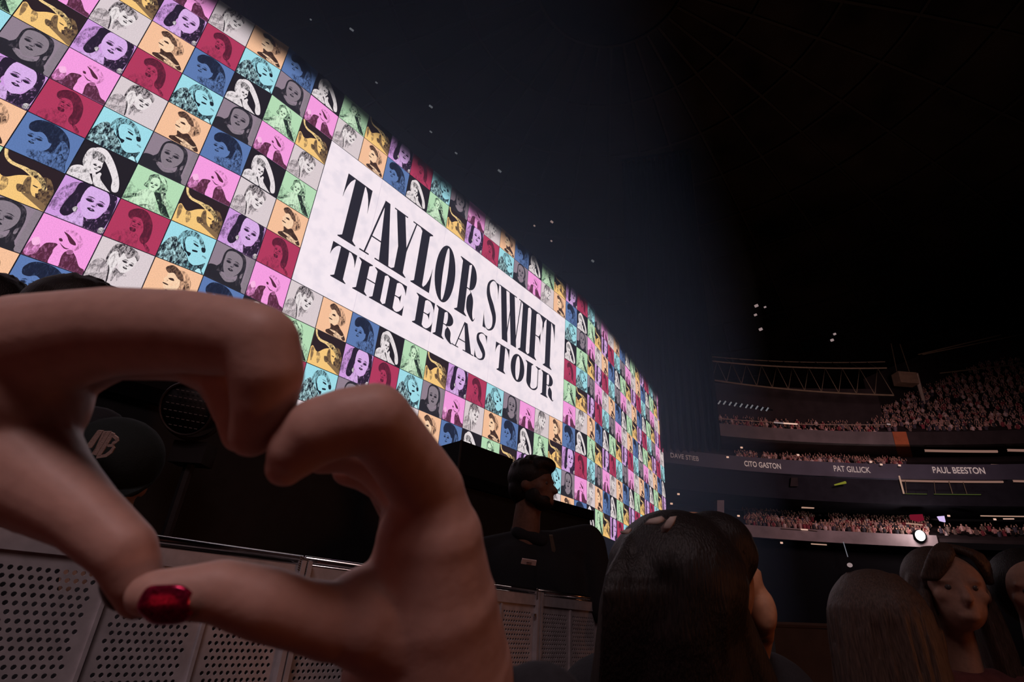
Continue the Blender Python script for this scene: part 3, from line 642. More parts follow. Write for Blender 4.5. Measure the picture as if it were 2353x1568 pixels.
       ('m', 'b', .46, [(.44, .78), (.52, .86), (.68, .80), (.78, .64), (.74, .48), (.66, .44), (.70, .60), (.60, .74)]),
       ('d', 'd', 1, [(.42, .76), (.50, .74), (.56, .70), (.66, .62), (.68, .56), (.60, .56), (.54, .62), (.50, .68)]),
       ('d', 'b', .7, [(.40, .58), (.44, .60), (.47, .55), (.43, .53)]), ('d', 'b', .8, [(.44, .50), (.54, .44), (.62, .44), (.54, .41)]),
       ('m', 'b', .60, [(.60, .40), (.68, .44), (.70, .36), (.62, .32)])],
}
ORDER = 'WPBKGYVRCTM'
def mix3(a, b, t): return tuple(a[i] * (1 - t) + b[i] * t for i in range(3))
def portrait(key):
    inks = {'b': BG[key], 'd': DK[key], 'l': LT[key], 'w': (240, 232, 238), 'm': mix3(BG[key], DK[key], 0.55)}
    V = []; Fc = []; c1 = []; c2 = []; mi_ = []
    g = 0.010
    def add(pts, depth, a, b, th, mm):
        tris = tessellate_polygon([[Vector((p[0], p[1], 0)) for p in pts]])
        o = len(V)
        for p in pts: V.append((min(1 - g, max(g, p[0])) * T, -depth, min(1 - g, max(g, p[1])) * Q['h'])); c1.append(srgb(inks[a]) + (1,)); c2.append(srgb(inks[b]) + (th,))
        for t in tris:
            q = [V[o + k] for k in t]
            cr_ = (q[1][0] - q[0][0]) * (q[2][2] - q[0][2]) - (q[1][2] - q[0][2]) * (q[2][0] - q[0][0])
            if abs(cr_) < 1e-9: continue
            Fc.append(tuple(o + k for k in t) if cr_ > 0 else tuple(o + k for k in t[::-1])); mi_.append(mm)
    add([(g, g), (1 - g, g), (1 - g, 1 - g), (g, 1 - g)], 0.0, 'b', 'b', 1, 0)
    for i, (a, b, th, pts) in enumerate(PORT[key]):
        sm = [(p.x, p.y) for p in spline([(x, y, 0) for x, y in pts], 4 if len(pts) > 4 else 3)]
        add(sm, 0.0016 * (i + 1), a, b, th if th < 1 else 2.0, 1)
    me = bpy.data.meshes.new('portrait_tile'); me.from_pydata(V, [], Fc)
    for nm, cc in (('ink', c1), ('ink2', c2)):
        at = me.attributes.new(nm, 'FLOAT_COLOR', 'POINT'); at.data.foreach_set('color', [x for c in cc for x in c])
    me.materials.append(M_TILE); me.materials.append(M_INK); me.polygons.foreach_set('material_index', mi_); me.update()
    return me
PMESH = {k: portrait(k) for k in ORDER}
CN = dict(W='pale grey', P='peach', B='blue', K='black and white', G='green', Y='gold', V='violet', R='crimson', C='light blue', T='taupe', M='pink')
SHIFT = {-2: 4, -1: 0, 0: 6, 1: 1, 2: 5, 3: 2, 4: 8, 5: 0, 6: 4, 7: 7, 8: 10}
tiles = []
for r, s in SHIFT.items():
    for u in range(-17, 29):
        if 0 <= u < 13 and 0 <= r < 5: continue
        q = [proj(SCR(u + a, r + b)) for a, b in ((0, 0), (1, 0), (1, 1), (0, 1))]
        vis = 0
        if all(q):
            xs = [min(W, max(0, p[0])) for p in q]; ys = [min(H, max(0, p[1])) for p in q]
            vis = abs(sum(xs[i] * ys[(i + 1) % 4] - xs[(i + 1) % 4] * ys[i] for i in range(4))) / 2
        tiles.append((vis, u, r, ORDER[(u + s) % 11]))
tiles.sort(key=lambda t: -t[0])
def tile_matrix(u, r):
    w = plan(u + 0.5)[1]; a = Q['t'][w]; p = SCR(u, r + 1, 0.0, w)
    return Matrix.Translation(p) @ Matrix.Rotation(a, 4, 'Z')
inv = Matrix.Translation(scr.location).inverted()
for vis, u, r, k in tiles[:300]:
    o = bpy.data.objects.new('portrait_tile', PMESH[k]); C.objects.link(o); o.parent = scr
    o.matrix_local = inv @ tile_matrix(u, r); o['label'] = CN[k] + ' portrait tile'
V = []; Fc = []; I1 = []; I2 = []; MI = []; base = 0
for vis, u, r, k in tiles[300:]:
    me = PMESH[k]; Mx = inv @ tile_matrix(u, r)
    V += [tuple(Mx @ v.co) for v in me.vertices]; Fc += [tuple(i + base for i in p.vertices) for p in me.polygons]; MI += [p.material_index for p in me.polygons]
    for nm, acc in (('ink', I1), ('ink2', I2)):
        a = np.empty(len(me.vertices) * 4, dtype=np.float32); me.attributes[nm].data.foreach_get('color', a); acc.append(a)
    base += len(me.vertices)
me = bpy.data.meshes.new('portrait_mosaic'); me.from_pydata(V, [], Fc)
for nm, acc in (('ink', I1), ('ink2', I2)):
    at = me.attributes.new(nm, 'FLOAT_COLOR', 'POINT'); at.data.foreach_set('color', np.concatenate(acc))
me.materials.append(M_TILE); me.materials.append(M_INK); me.polygons.foreach_set('material_index', MI); me.update()
o = bpy.data.objects.new('portrait_mosaic', me); C.objects.link(o); o.parent = scr; o['kind'] = 'stuff'

# the white title panel with its two lines of narrow serif capitals
M_TITLE = bpy.data.materials.new('title_white'); M_TITLE.use_nodes = True; nt = M_TITLE.node_tree; nt.nodes.clear()
_o = nt.nodes.new('ShaderNodeOutputMaterial'); _e = nt.nodes.new('ShaderNodeEmission'); _t = nt.nodes.new('ShaderNodeTexCoord'); _n = nt.nodes.new('ShaderNodeTexNoise'); _r = nt.nodes.new('ShaderNodeValToRGB')
_n.inputs['Scale'].default_value = 2.2; _n.inputs['Detail'].default_value = 8
_r.color_ramp.elements[0].position = .35; _r.color_ramp.elements[0].color = srgb(240, 230, 244) + (1,); _r.color_ramp.elements[1].position = .55; _r.color_ramp.elements[1].color = srgb(252, 240, 252) + (1,)
nt.links.new(_t.outputs['Object'], _n.inputs['Vector']); nt.links.new(_n.outputs['Fac'], _r.inputs[0]); nt.links.new(_r.outputs[0], _e.inputs[0]); nt.links.new(_e.outputs[0], _o.inputs[0])
g = 0.01
tp = pydata('title_panel', [SCR(g, 5 - g) - scr.location, SCR(13 - g, 5 - g) - scr.location, SCR(13 - g, g) - scr.location, SCR(g, g) - scr.location], [(0, 1, 2, 3)], M_TITLE, scr)
tp['label'] = 'white title panel'
E_BLK = emat('title_ink', srgb(38, 34, 44), 1.0)
for gx in (2.0, 5.0, 8.0, 11.0):            # hairline seams between screen modules
    b = bmesh.new(); vs = [b.verts.new(SCR(a, c_, 0.002) - scr.location) for a, c_ in ((gx, 5 - g), (gx + .012, 5 - g), (gx + .012, g), (gx, g))]; b.faces.new(vs)
    bmobj('seam', b, emat('seam_grey', srgb(222, 208, 228), 1.0), tp)
def glyph(ch, w, Hc, s, t):
    """polygons of a high-contrast serif capital in a w x Hc box; s stem width, t hairline"""
    P = []; rect = lambda x0, y0, x1, y1: P.append([(x0, y0), (x1, y0), (x1, y1), (x0, y1)])
    def strip(A, B): 
        for i in range(len(A) - 1): P.append([A[i], A[i + 1], B[i + 1], B[i]])
    sv = s * 0.36
    def stem(x, y0=0.0, y1=None, serif=(1, 1), wd=s):
        y1 = Hc if y1 is None else y1
        rect(x, y0, x + wd, y1); sw = sv if wd > s * 0.5 else s * 0.5
        for k, (yy, d) in enumerate(((y0, 1), (y1, -1))):
            if serif[k]:
                rect(x - sw, min(yy, yy + d * t), x + wd + sw, max(yy, yy + d * t))
                for sg, xx in ((-1, x), (1, x + wd)): P.append([(xx, yy + d * t), (xx + sg * sw * .8, yy + d * t), (xx, yy + d * t * 2.6)])
    def beak(x, y, dx, dy):                 # triangular terminal, curved on its inner side
        A = [(x, y), (x, y + dy * .25), (x, y + dy * .5), (x, y + dy * .75), (x, y + dy)]
        B = [(x + dx, y), (x + dx * .52, y + dy * .25), (x + dx * .26, y + dy * .5), (x + dx * .1, y + dy * .75), (x + dx * .02, y + dy)]
        strip(A, B)
    def bowl(x0, yc, rx, ry, th, a0=-90, a1=90, n=16, cx_in=0.0):
        A = []; B = []
        for i in range(n + 1):
            a = math.radians(a0 + (a1 - a0) * i / n)
            A.append((x0 + rx * math.cos(a), yc + ry * math.sin(a))); B.append((x0 + (rx - th) * math.cos(a), yc + (ry - t) * math.sin(a)))
        strip(A, B)
    if ch == 'T':
        stem(w / 2 - s / 2, serif=(1, 0)); rect(0, Hc - t, w, Hc); beak(0, Hc, w * .30, -Hc * .40); beak(w, Hc, -w * .30, -Hc * .40)
    elif ch == 'I': stem(w / 2 - s / 2)
    elif ch in 'EF':
        stem(sv); x = sv + s; rect(x, Hc - t, w, Hc); beak(w, Hc, -w * .34, -Hc * .32)
        rect(x, Hc * .5 - t / 2, w * .80, Hc * .5 + t / 2); beak(w * .80, Hc * .5, -w * .16, Hc * .15); beak(w * .80, Hc * .5, -w * .16, -Hc * .15)
        if ch == 'E': rect(x, 0, w, t); beak(w, 0, -w * .36, Hc * .34)
    elif ch == 'L': stem(sv); rect(sv + s, 0, w, t); beak(w, 0, -w * .42, Hc * .42)
    elif ch == 'H': stem(sv); stem(w - sv - s); rect(sv + s, Hc * .5 - t / 2, w - sv - s, Hc * .5 + t / 2)
    elif ch == 'A':
        ax = w * .44; P.append([(w * .12, 0), (w * .12 + t * 1.1, 0), (ax + t, Hc), (ax - t * .3, Hc)]); P.append([(w - sv - s * 1.05, 0), (w - sv, 0), (ax + s * .50, Hc), (ax - t * .5, Hc)])
        rect(0, 0, w * .28, t); rect(w - 2 * sv - s * 1.15, 0, w, t); rect(w * .22, Hc * .30, w * .66, Hc * .30 + t)
    elif ch == 'Y':
        P.append([(sv * .6, Hc), (sv * .6 + s * 1.02, Hc), (w / 2 + s / 2, Hc * .42), (w / 2 - s / 2, Hc * .42)]); P.append([(w - w * .14 - t, Hc), (w - w * .14, Hc), (w / 2 + s / 2, Hc * .42), (w / 2 + s / 2 - t * 1.3, Hc * .42)])
        stem(w / 2 - s / 2, 0, Hc * .44, (1, 0)); rect(0, Hc - t, s + sv * 1.6, Hc); rect(w - w * .3, Hc - t, w, Hc)
    elif ch == 'O':
        A = []; B = []
        for i in range(41):
            a = 2 * math.pi * i / 40; A.append((w / 2 + w / 2 * math.cos(a), Hc / 2 + (Hc / 2 + .03) * math.sin(a))); B.append((w / 2 + (w / 2 - s) * math.cos(a), Hc / 2 + (Hc / 2 - t) * math.sin(a)))
        strip(A, B)
    elif ch == 'U':
        stem(sv, Hc * .25, Hc, (0, 1)); stem(w - sv - t * 1.2, Hc * .25, Hc, (0, 1), t * 1.2)
        A = []; B = []; cx_ = (sv + w - sv) / 2; rx = (w - 2 * sv) / 2
        for i in range(17):
            a = math.pi + math.pi * i / 16; q = i / 16; A.append((cx_ + rx * math.cos(a), Hc * .25 + Hc * .26 * math.sin(a)))
            ti = s * (1 - q) + t * 1.2 * q; B.append((cx_ + (rx - ti) * math.cos(a), Hc * .25 + (Hc * .26 - t * 1.3) * math.sin(a)))
        strip(A, B)
    elif ch == 'R':
        stem(sv); x = sv + s; rect(x, Hc - t, x + w * .14, Hc); rect(x, Hc * .50, x + w * .14, Hc * .50 + t)
        bowl(x + w * .12, Hc * .75, w * .90 - x - w * .12, Hc * .25, s * .92)
        A = spline([(x + w * .10, Hc * .52, 0), (w * .72, Hc * .46, 0), (w * .84, Hc * .34, 0), (w * .86, Hc * .12, 0), (w * .93, Hc * .02, 0), (w * 1.01, Hc * .07, 0)], 5, False)
        B = spline([(x + w * .10, Hc * .50, 0), (x + w * .20, Hc * .46, 0), (w * .84 - s * .9, Hc * .34, 0), (w * .86 - s * .85, Hc * .12, 0), (w * .88, -Hc * .02, 0), (w * 1.01, Hc * .05, 0)], 5, False)
        strip([(p.x, p.y) for p in A], [(p.x, p.y) for p in B])
    elif ch == 'S':
        cl = spline([(w * .95, Hc * .80, 0), (w * .80, Hc * .955, 0), (w * .50, Hc * .99, 0), (w * .20, Hc * .86, 0), (w * .24, Hc * .66, 0), (w * .55, Hc * .48, 0), (w * .80, Hc * .30, 0), (w * .76, Hc * .11, 0), (w * .46, Hc * .012, 0), (w * .18, Hc * .06, 0), (w * .05, Hc * .22, 0)], 5, False)
        A = []; B = []; n = len(cl)
        for i, p in enumerate(cl):
            q = i / (n - 1); th = t * .5 + (s * .62) * math.exp(-((q - .5) / .20) ** 2)
            d = (cl[min(n - 1, i + 1)] - cl[max(0, i - 1)]).normalized(); nn = Vector((-d.y, d.x, 0)); ex = 1.0 if abs(nn.x) > .6 else .7
            A.append((p.x + nn.x * th * .55 * ex, p.y + nn.y * th * .55)); B.append((p.x - nn.x * th * .55 * ex, p.y - nn.y * th * .55))
        strip(A, B); beak(w * .97, Hc * .99, -w * .22, -Hc * .30); beak(w * .03, Hc * .01, w * .22, Hc * .30)
    elif ch == 'W':
        def dia(x0, x1, wd): P.append([(x0, Hc), (x0 + wd, Hc), (x1 + wd, 0), (x1, 0)])
        dia(w * .05, w * .26, s * .95); dia(w * .54, w * .26 + s * .55, t); dia(w * .41, w * .62, s * .95); dia(w * .92, w * .62 + s * .6, t)
        rect(0, Hc - t, w * .05 + s + sv, Hc); rect(w * .38, Hc - t, w * .41 + s + sv, Hc); rect(w * .84, Hc - t, w, Hc)
    return P
def put(ch, u0, u1, v0, v1, s, t):
    w = u1 - u0; Hc = (v1 - v0); V = []; Fc = []
    for poly in glyph(ch, w, Hc, s, t):
        P2 = [(u0 + x, v1 - y) for x, y in poly]
        ar = sum(P2[i][0] * P2[(i + 1) % len(P2)][1] - P2[(i + 1) % len(P2)][0] * P2[i][1] for i in range(len(P2)))
        if abs(ar) < 1e-7: continue
        if ar > 0: P2 = P2[::-1]
        o = len(V); V += [SCR(a, b, 0.004) - scr.location for a, b in P2]; Fc.append(tuple(range(o, o + len(P2))))
    pydata('letter', V, Fc, E_BLK, tp)
for ch, a, b in (('T', .80, 1.74), ('A', 1.74, 3.02), ('Y', 2.69, 3.88), ('L', 3.83, 4.68), ('O', 4.79, 5.77), ('R', 5.92, 7.0), ('S', 7.44, 8.22), ('W', 8.22, 9.76), ('I', 9.66, 10.28), ('F', 10.26, 11.34), ('T', 11.22, 12.18)):
    put(ch, a, b, .70, 2.97, .37, .05)
for ch, a, b in (('T', .87, 1.73), ('H', 1.81, 2.94), ('E', 2.92, 3.74), ('E', 4.17, 5.02), ('R', 5.10, 6.06), ('A', 6.04, 7.14), ('S', 7.16, 7.80), ('T', 8.30, 9.14), ('O', 9.27, 10.15), ('U', 10.2, 11.2), ('R', 11.3, 12.26)):
    put(ch, a, b, 3.21, 4.31, .30, .04)

# ------------------------------------------------------------------ stage: deck, corner block, drape
dk = empty('stage_deck', (0, 0, 0), 'low black stage deck running under the giant screen', 'stage')
P1, P2 = PZ(1180, 1127, 2.15), PZ(1356, 1176, 2.15); dv = (P2 - P1).normalized(); nb = Vector((-dv.y, dv.x, 0))
PL = P1 - dv * 14; b = bmesh.new(); prism(b, [PL, P2, P2 + nb * 7, PL + nb * 7][::1], 0.0, 2.15); bmobj('skirt', b, M_STAGE, dk)
b = bmesh.new(); prism(b, [PL - nb * .04, P2 - nb * .04, P2 + nb * .02, PL + nb * .02], 2.08, 2.152); bmobj('edge_strip', b, M_BLACK, dk)
zb_ = 2.75
A1, A2, A3 = PZ(1014, 1025, zb_), PZ(1060, 1012, zb_), PZ(1179, 1055.5, zb_)
d1 = (A3 - A2); n1 = Vector((-d1.y, d1.x, 0)).normalized()
blk = empty('stage_block', (A2.x, A2.y, 0), 'tall black cloth-covered block standing left of the guard in the black jacket', 'stage block')
L4 = A2 + (A1 - A2).normalized() * 3.2
b = bmesh.new(); prism(b, [A2, A3, A3 + (L4 - A2), L4], 0, zb_); o = bmobj('body', b, M_CLOTH, blk)
b = bmesh.new(); tube(b, [A2 + Vector((0, 0, -.0)), Vector((A2.x, A2.y, 0.02))], 0.012, 6); bmobj('corner_strip', b, mat('grey_edge', (0.07, 0.07, 0.075), 0.5, scale=5), blk); settle(blk)
B1, B2 = PD(100, 800, 3.6), PD(668, 852, 4.3); B2 = Vector((B2.x, B2.y, B1.z)); dd_ = (B2 - B1).normalized(); nn2 = Vector((-dd_.y, dd_.x, 0))
bk2 = empty('stage_block', ((B1.x + B2.x) / 2, (B1.y + B2.y) / 2, 0), 'black cloth-covered equipment stack behind the round stage lamp', 'stage block')
b = bmesh.new(); prism(b, [B1 - dd_ * 1.0, B2, B2 + nn2 * .9, B1 - dd_ * 1.0 + nn2 * .9], 0, B1.z); bmobj('body', b, M_CLOTH, bk2)
b = bmesh.new(); tube(b, [B1 - dd_ * 1.0 + Vector((0, 0, .01)), B2 + Vector((0, 0, .01))], .012, 6); bmobj('edge_strip', b, MATS['grey_edge'], bk2); settle(bk2)
# hanging black drape right of the screen
def azpt(az, r, z): a = math.radians(az); return Vector((r * math.sin(a), r * math.cos(a), z + CAMZ))
dp = empty('stage_drape', azpt(19, 46, 0), 'tall black drape hanging from the roof just right of the giant screen', 'drape')
V = []; Fc = []; N = 90
for j in range(13):
    for i in range(N + 1):
        az = 13.2 + (22.05 - 13.2) * i / N; rr = 46 + 0.35 * math.sin(i * 0.9) + 0.2 * math.sin(i * 2.3 + j * .2)
        V.append(azpt(az, rr, 46 * math.tan(math.radians(16.0)) + 32 * j / 12 - 0.12 * math.sin(i * .9) * (j == 0)))
for j in range(12):
    for i in range(N): Fc.append((j * (N + 1) + i, j * (N + 1) + i + 1, (j + 1) * (N + 1) + i + 1, (j + 1) * (N + 1) + i))
o = pydata('cloth', V, Fc, mat('drape_cloth', (0.03, 0.03, 0.036), 0.95, scale=2), dp, True); md = o.modifiers.new('s', 'SOLIDIFY'); md.thickness = 0.05
b = bmesh.new(); tube(b, [azpt(13, 46, 45.4), azpt(22.3, 46, 45.4)], 0.15, 8); bmobj('pipe', b, M_BLACK, dp); settle(dp)

# ------------------------------------------------------------------ crowd barrier of perforated metal
BS = 0.65                                   # metres per unit of the measured layout
bA = Vector((-1.183 * BS, 2.058 * BS, 0)); bD = Vector((math.sin(math.radians(41.14)), math.cos(math.radians(41.14)), 0)); bN = Vector((bD.y, -bD.x, 0))
ZR = CAMZ + 0.18 * BS
M_ALU = mat('barrier_aluminium', (0.50, 0.47, 0.49), 0.55, metal=0.25, scale=30, vary=0.14, bump=0.15)
M_RAIL = mat('barrier_rail', (0.8, 0.77, 0.76), 0.16, metal=1.0, scale=60, vary=0.1)
def BP(s_, z, out=0.0): p = bA + bD * (s_ * BS) + bN * out; return Vector((p.x, p.y, ZR + z * BS))
def holes(name, s0, nx, z_top, nz, pitch, r, parent):
    V = []; Fc = []; K = 8
    for j in range(nz):
        sh = (0.5 if j % 2 else 0.0)
        for i in range(nx):
            cx_, cz_ = s0 + (i + 0.25 + sh + .0) * pitch + .0, z_top - (j + 0.5) * pitch; o = len(V)
            for k in range(K):
                a = 2 * math.pi * (k + .5) / K; c_, s_ = math.cos(a), math.sin(a); m_ = max(abs(c_), abs(s_))
                V.append(BP(cx_ + c_ / m_ * pitch / 2, cz_ + s_ / m_ * pitch / 2)); V.append(BP(cx_ + c_ * r, cz_ + s_ * r)); V.append(BP(cx_ + c_ * r, cz_ + s_ * r, -0.004))
            # square corners
            co = [len(V) + q for q in range(4)]
            for (dx, dz) in ((1, 1), (-1, 1), (-1, -1), (1, -1)): V.append(BP(cx_ + dx * pitch / 2, cz_ + dz * pitch / 2))
            for k in range(K):
                k2 = (k + 1) % K; Fc.append((o + 3 * k, o + 3 * k2, o + 3 * k2 + 1, o + 3 * k + 1)); Fc.append((o + 3 * k + 1, o + 3 * k2 + 1, o + 3 * k2 + 2, o + 3 * k + 2))
            for q, k in enumerate((0, 2, 4, 6)): Fc.append((o + 3 * k, co[q], o + 3 * ((k + 1) % K)))
        # half-cell fillers at the ends of each row
        zc0, zc1 = z_top - j * pitch, z_top - (j + 1) * pitch
        a0 = s0 - 0.25 * pitch + sh * pitch; a1 = a0 + nx * pitch; L0, L1 = s0 - 0.25 * pitch, s0 + (nx + .25) * pitch
        for x0, x1 in ((L0, a0), (a1, L1)):
            if x1 - x0 > 1e-6:
                o = len(V); V.extend([BP(x0, zc1), BP(x1, zc1), BP(x1, zc0), BP(x0, zc0)]); Fc.append((o, o + 1, o + 2, o + 3))
    return pydata(name, V, Fc, M_ALU, parent), s0 - 0.25 * pitch, s0 + (nx + .25) * pitch
def plate(bm, s0, s1, z0, z1, o0=0.0, o1=-0.004):
    a = [BP(s0, z0, o0), BP(s1, z0, o0), BP(s1, z1, o0), BP(s0, z1, o0)]; b_ = [BP(s0, z0, o1), BP(s1, z0, o1), BP(s1, z1, o1), BP(s0, z1, o1)]
    va = [bm.verts.new(p) for p in a + b_]
    for q in ((0, 1, 2, 3), (7, 6, 5, 4), (0, 4, 5, 1), (1, 5, 6, 2), (2, 6, 7, 3), (3, 7, 4, 0)): bm.faces.new([va[i] for i in q])
ZF = -ZR / BS
secs = [(-2.66, -1.04, [(-1.09 - .333 * k - .255) for k in range(5)], 'perforated metal barrier section at the far left, cut by the frame'),
        (-1.035, .585, [.534 - .255 - .333 * k for k in range(5)], 'perforated metal barrier section seen below the joined hands'),
        (.590, 2.204, [.633 + .315 * k for k in range(5)], 'perforated metal barrier section partly behind the right hand'),
        (2.210, 3.83, [2.268 + .325 * k for k in range(5)], 'perforated metal barrier section left of the dark-haired woman'),
        (3.836, 5.45, [3.89 + .325 * k for k in range(5)], 'perforated metal barrier section hidden past the dark-haired woman')]
PITCH, HR = 0.0232, 0.0073
for si, (s0, s1, zones, lab) in enumerate(secs):
    p0 = BP((s0 + s1) / 2, ZF); root = empty('crowd_barrier', p0, lab, 'barrier', 'crowd barrier sections')
    zt_ = -0.128; nz = 42; zb2 = zt_ - nz * PITCH
    edges = [s0 + .006]
    for zs in sorted(zones):
        o, e0, e1 = holes('perforated_sheet', zs + PITCH * .25, 11, zt_, nz, PITCH, HR, root); edges += [e0, e1]
    edges.append(s1 - .006)
    b = bmesh.new()
    for i in range(0, len(edges), 2): plate(b, edges[i], edges[i + 1], zb2, zt_)
    plate(b, edges[0], edges[-1], zt_, -0.094); plate(b, edges[0], edges[-1], ZF + .02, zb2)
    bmobj('frame_plate', b, M_ALU, root)
    b = bmesh.new(); plate(b, edges[0], edges[-1], -0.094, -0.034, 0.006, -0.006); bmobj('top_plate', b, M_ALU, root)
    for i in range(2, len(edges) - 2, 2):
        b = bmesh.new(); m_ = (edges[i] + edges[i + 1]) / 2; plate(b, m_ - .006, m_ + .006, ZF + .03, -.1, .007, 0.0); bmobj('rib', b, M_ALU, root)
    b = bmesh.new(); tube(b, [BP(s0 + .004, -0.012, -.006), BP(s1 - .004, -0.012, -.006)], 0.012 * BS * 1.2, 12); bmobj('top_rail', b, M_RAIL, root, True)
    b = bmesh.new(); tube(b, [BP(s0 + .004, -0.034, .004), BP(s1 - .004, -0.034, .004)], 0.0032, 8); bmobj('bead', b, M_RAIL, root, True)
    for e in (s0 + .012, s1 - .012):
        b = bmesh.new(); plate(b, e - .01, e + .01, ZF, -.02, .02, -.03); bmobj('post', b, M_ALU, root)
    b = bmesh.new(); plate(b, s0 + .01, s1 - .01, ZF, ZF + .02, 0, -0.8); bmobj('base_plate', b, M_ALU, root)
    b = bmesh.new()
    for q in range(-3, 4):
        tube(b, [BP(s1 - .03, -.03 - .008 * q, .014), BP(s1 + .03, -.05 - .008 * q, .016)], .0022, 5)
    o = bmobj('rope_tie', b, mat('frayed_rope', (0.16, 0.13, 0.11), 0.9, scale=80), root)
    b = bmesh.new(); tube(b, [BP(s1 - .035, -.14, .012), BP(s1 - .035, -.155, .012)], 0.006, 8); bmobj('bolt', b, M_RAIL, root)
    settle(root)
# low dark wall behind the women at right
lw = empty('low_wall', PD(1880, 1500, 4.0), 'dark brown low wall panel behind the fair-haired woman', 'wall panel')
a, b_ = PD(1775, 1438, 4.2), PD(2150, 1452, 4.2)
bm = bmesh.new(); d_ = (b_ - a); nn_ = Vector((-d_.y, d_.x, 0)).normalized() * .08; prism(bm, [a, a + d_, a + d_ + nn_, a + nn_], 0.0, a.z); bmobj('board', bm, mat('brown_board', (0.10, 0.075, 0.065), 0.8, scale=6), lw)
bm = bmesh.new(); tube(bm, [a + Vector((0, 0, .01)), a + d_ + Vector((0, 0, .01))], 0.02, 6); bmobj('cap_rail', bm, mat('brown_board_edge', (0.13, 0.1, 0.09), 0.7, scale=6), lw); settle(lw)

# ------------------------------------------------------------------ people
def ring_head(bm, c, R, yaw, face_dir=True, hscale=1.0):
    """skull, jaw, nose, ears of a head of half height R, facing yaw"""
    M = Matrix.Rotation(yaw, 3, 'Z'); q = lambda x, y, z: c + M @ (Vector((x, y, z)) * R)
    ellip(bm, q(0, 0.06, .18), (R * .74, R * .84, R * .80), M); ellip(bm, q(0, -.22, -.30), (R * .56, R * .60, R * .64), M)
    capsule(bm, q(0, -.78, .08), q(0, -.96, -.20), R * .07, R * .13, 8); ellip(bm, q(0, -.74, -.60), (R * .25, R * .18, R * .15), M, 2)
    ellip(bm, q(0, -.76, -.42), (R * .26, R * .12, R * .06), M, 2)
    for s in (-1, 1):
        ellip(bm, q(s * .28, -.66, .22), (R * .24, R * .12, R * .07), M, 2); ellip(bm, q(s * .74, .06, -.04), (R * .08, R * .16, R * .24), M, 2)
        ellip(bm, q(s * .36, -.50, -.12), (R * .26, R * .22, R * .2), M, 2)
def eyes(c, R, yaw, parent):
    M = Matrix.Rotation(yaw, 3, 'Z')
    for s in (-1, 1):
        b = bmesh.new(); ellip(b, c + M @ (Vector((s * .28, -.66, .08)) * R), (R * .085,) * 3, None, 2); bmobj('eye', b, mat('eye_dark', (0.12, 0.1, 0.1), 0.2, scale=3), parent, True)
M_HAIRD = mat('dark_hair', (0.018, 0.012, 0.010), 0.5, bump=1.0, scale=60, stretch=(6, 6, 0.6), vary=0.6)
M_HAIRB = mat('brown_hair', (0.012, 0.008, 0.007), 0.5, bump=1.0, scale=60, stretch=(6, 6, 0.6), vary=0.6)
M_HAIRF = mat('fair_hair', (0.075, 0.046, 0.034), 0.5, bump=1.0, scale=60, stretch=(6, 6, 0.6), vary=0.5)
def hair_strands(bmh, pts_fn, n, r): 
    for i in range(n): tube(bmh, pts_fn(i), [r, r * .9, r * .7, r * .3][:len(pts_fn(i))] if False else r, 4)

# guard in the black jacket behind the barrier, in profile to the right
gr = PD(1226, 1120, 2.72); R = .122
gd = empty('person', (gr.x, gr.y, 0), 'bearded man with thick dark hair in a black jacket facing right behind the barrier', 'person')
yaw = math.radians(62)
bm = bmesh.new(); ring_head(bm, gr, R, yaw); capsule(bm, gr + Vector((-.02, .02, -.08)), gr + Vector((-.03, .04, -.30)), .062, .075)
sh = gr + Vector((-.02, .05, -.34))
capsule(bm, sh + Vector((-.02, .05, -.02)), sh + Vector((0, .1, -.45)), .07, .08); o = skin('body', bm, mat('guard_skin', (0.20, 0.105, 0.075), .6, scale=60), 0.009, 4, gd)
eyes(gr, R, yaw, gd)
M_ = Matrix.Rotation(yaw, 3, 'Z'); q = lambda x, y, z: gr + M_ @ (Vector((x, y, z)) * R)
bm = bmesh.new(); ellip(bm, q(0, .20, .38), (R * .86, R * .92, R * .80), M_); ellip(bm, q(0, -.30, .86), (R * .66, R * .60, R * .36), M_); ellip(bm, q(0, .42, -.05), (R * .74, R * .62, R * .70), M_)
rn = random.Random(5)
for k in range(70):
    a = rn.uniform(0, 6.28); e = rn.uniform(.25, 1.4); pr = Vector((math.cos(a) * math.cos(e) * .82, .12 + math.sin(a) * math.cos(e) * .86, .42 + math.sin(e) * .76)); 
    if pr.y < -.45 and pr.z < .75: continue
    ellip(bm, q(*pr), (R * .16,) * 3, None, 1)
skin('hair', bm, M_HAIRD, 0.008, 1, gd)
bm = bmesh.new(); ellip(bm, q(0, -.40, -.58), (R * .52, R * .46, R * .36), M_)
for s in (-1, 1): ellip(bm, q(s * .48, -.18, -.38), (R * .16, R * .34, R * .36), M_)
skin('beard', bm, M_HAIRD, 0.008, 2, gd)
bm = bmesh.new()                            # jacket: shoulders, chest, one arm raised to the right
J = lambda x, y, z: gr + Vector((x, y, z))
capsule(bm, J(-.21, .04, -.34), J(-.05, .05, -.27), .10, .075); capsule(bm, J(-.05, .05, -.27), J(.18, .08, -.29), .075, .11)
capsule(bm, J(-.08, .04, -.42), J(-.07, .04, -.95), .18, .20); capsule(bm, J(.10, .06, -.42), J(.10, .05, -.95), .17, .19)
capsule(bm, J(-.24, .02, -.37), J(-.34, -.05, -.68), .10, .075); capsule(bm, J(-.34, -.05, -.68), J(-.22, -.16, -.80), .07, .055)
capsule(bm, J(.16, .08, -.27), J(.275, .09, -.225), .10, .085); capsule(bm, J(.28, .09, -.24), J(.33, .02, -.50), .09, .075); capsule(bm, J(.33, .02, -.50), J(.42, -.10, -.62), .07, .055)
skin('jacket', bm, M_CLOTH, 0.012, 4, gd)
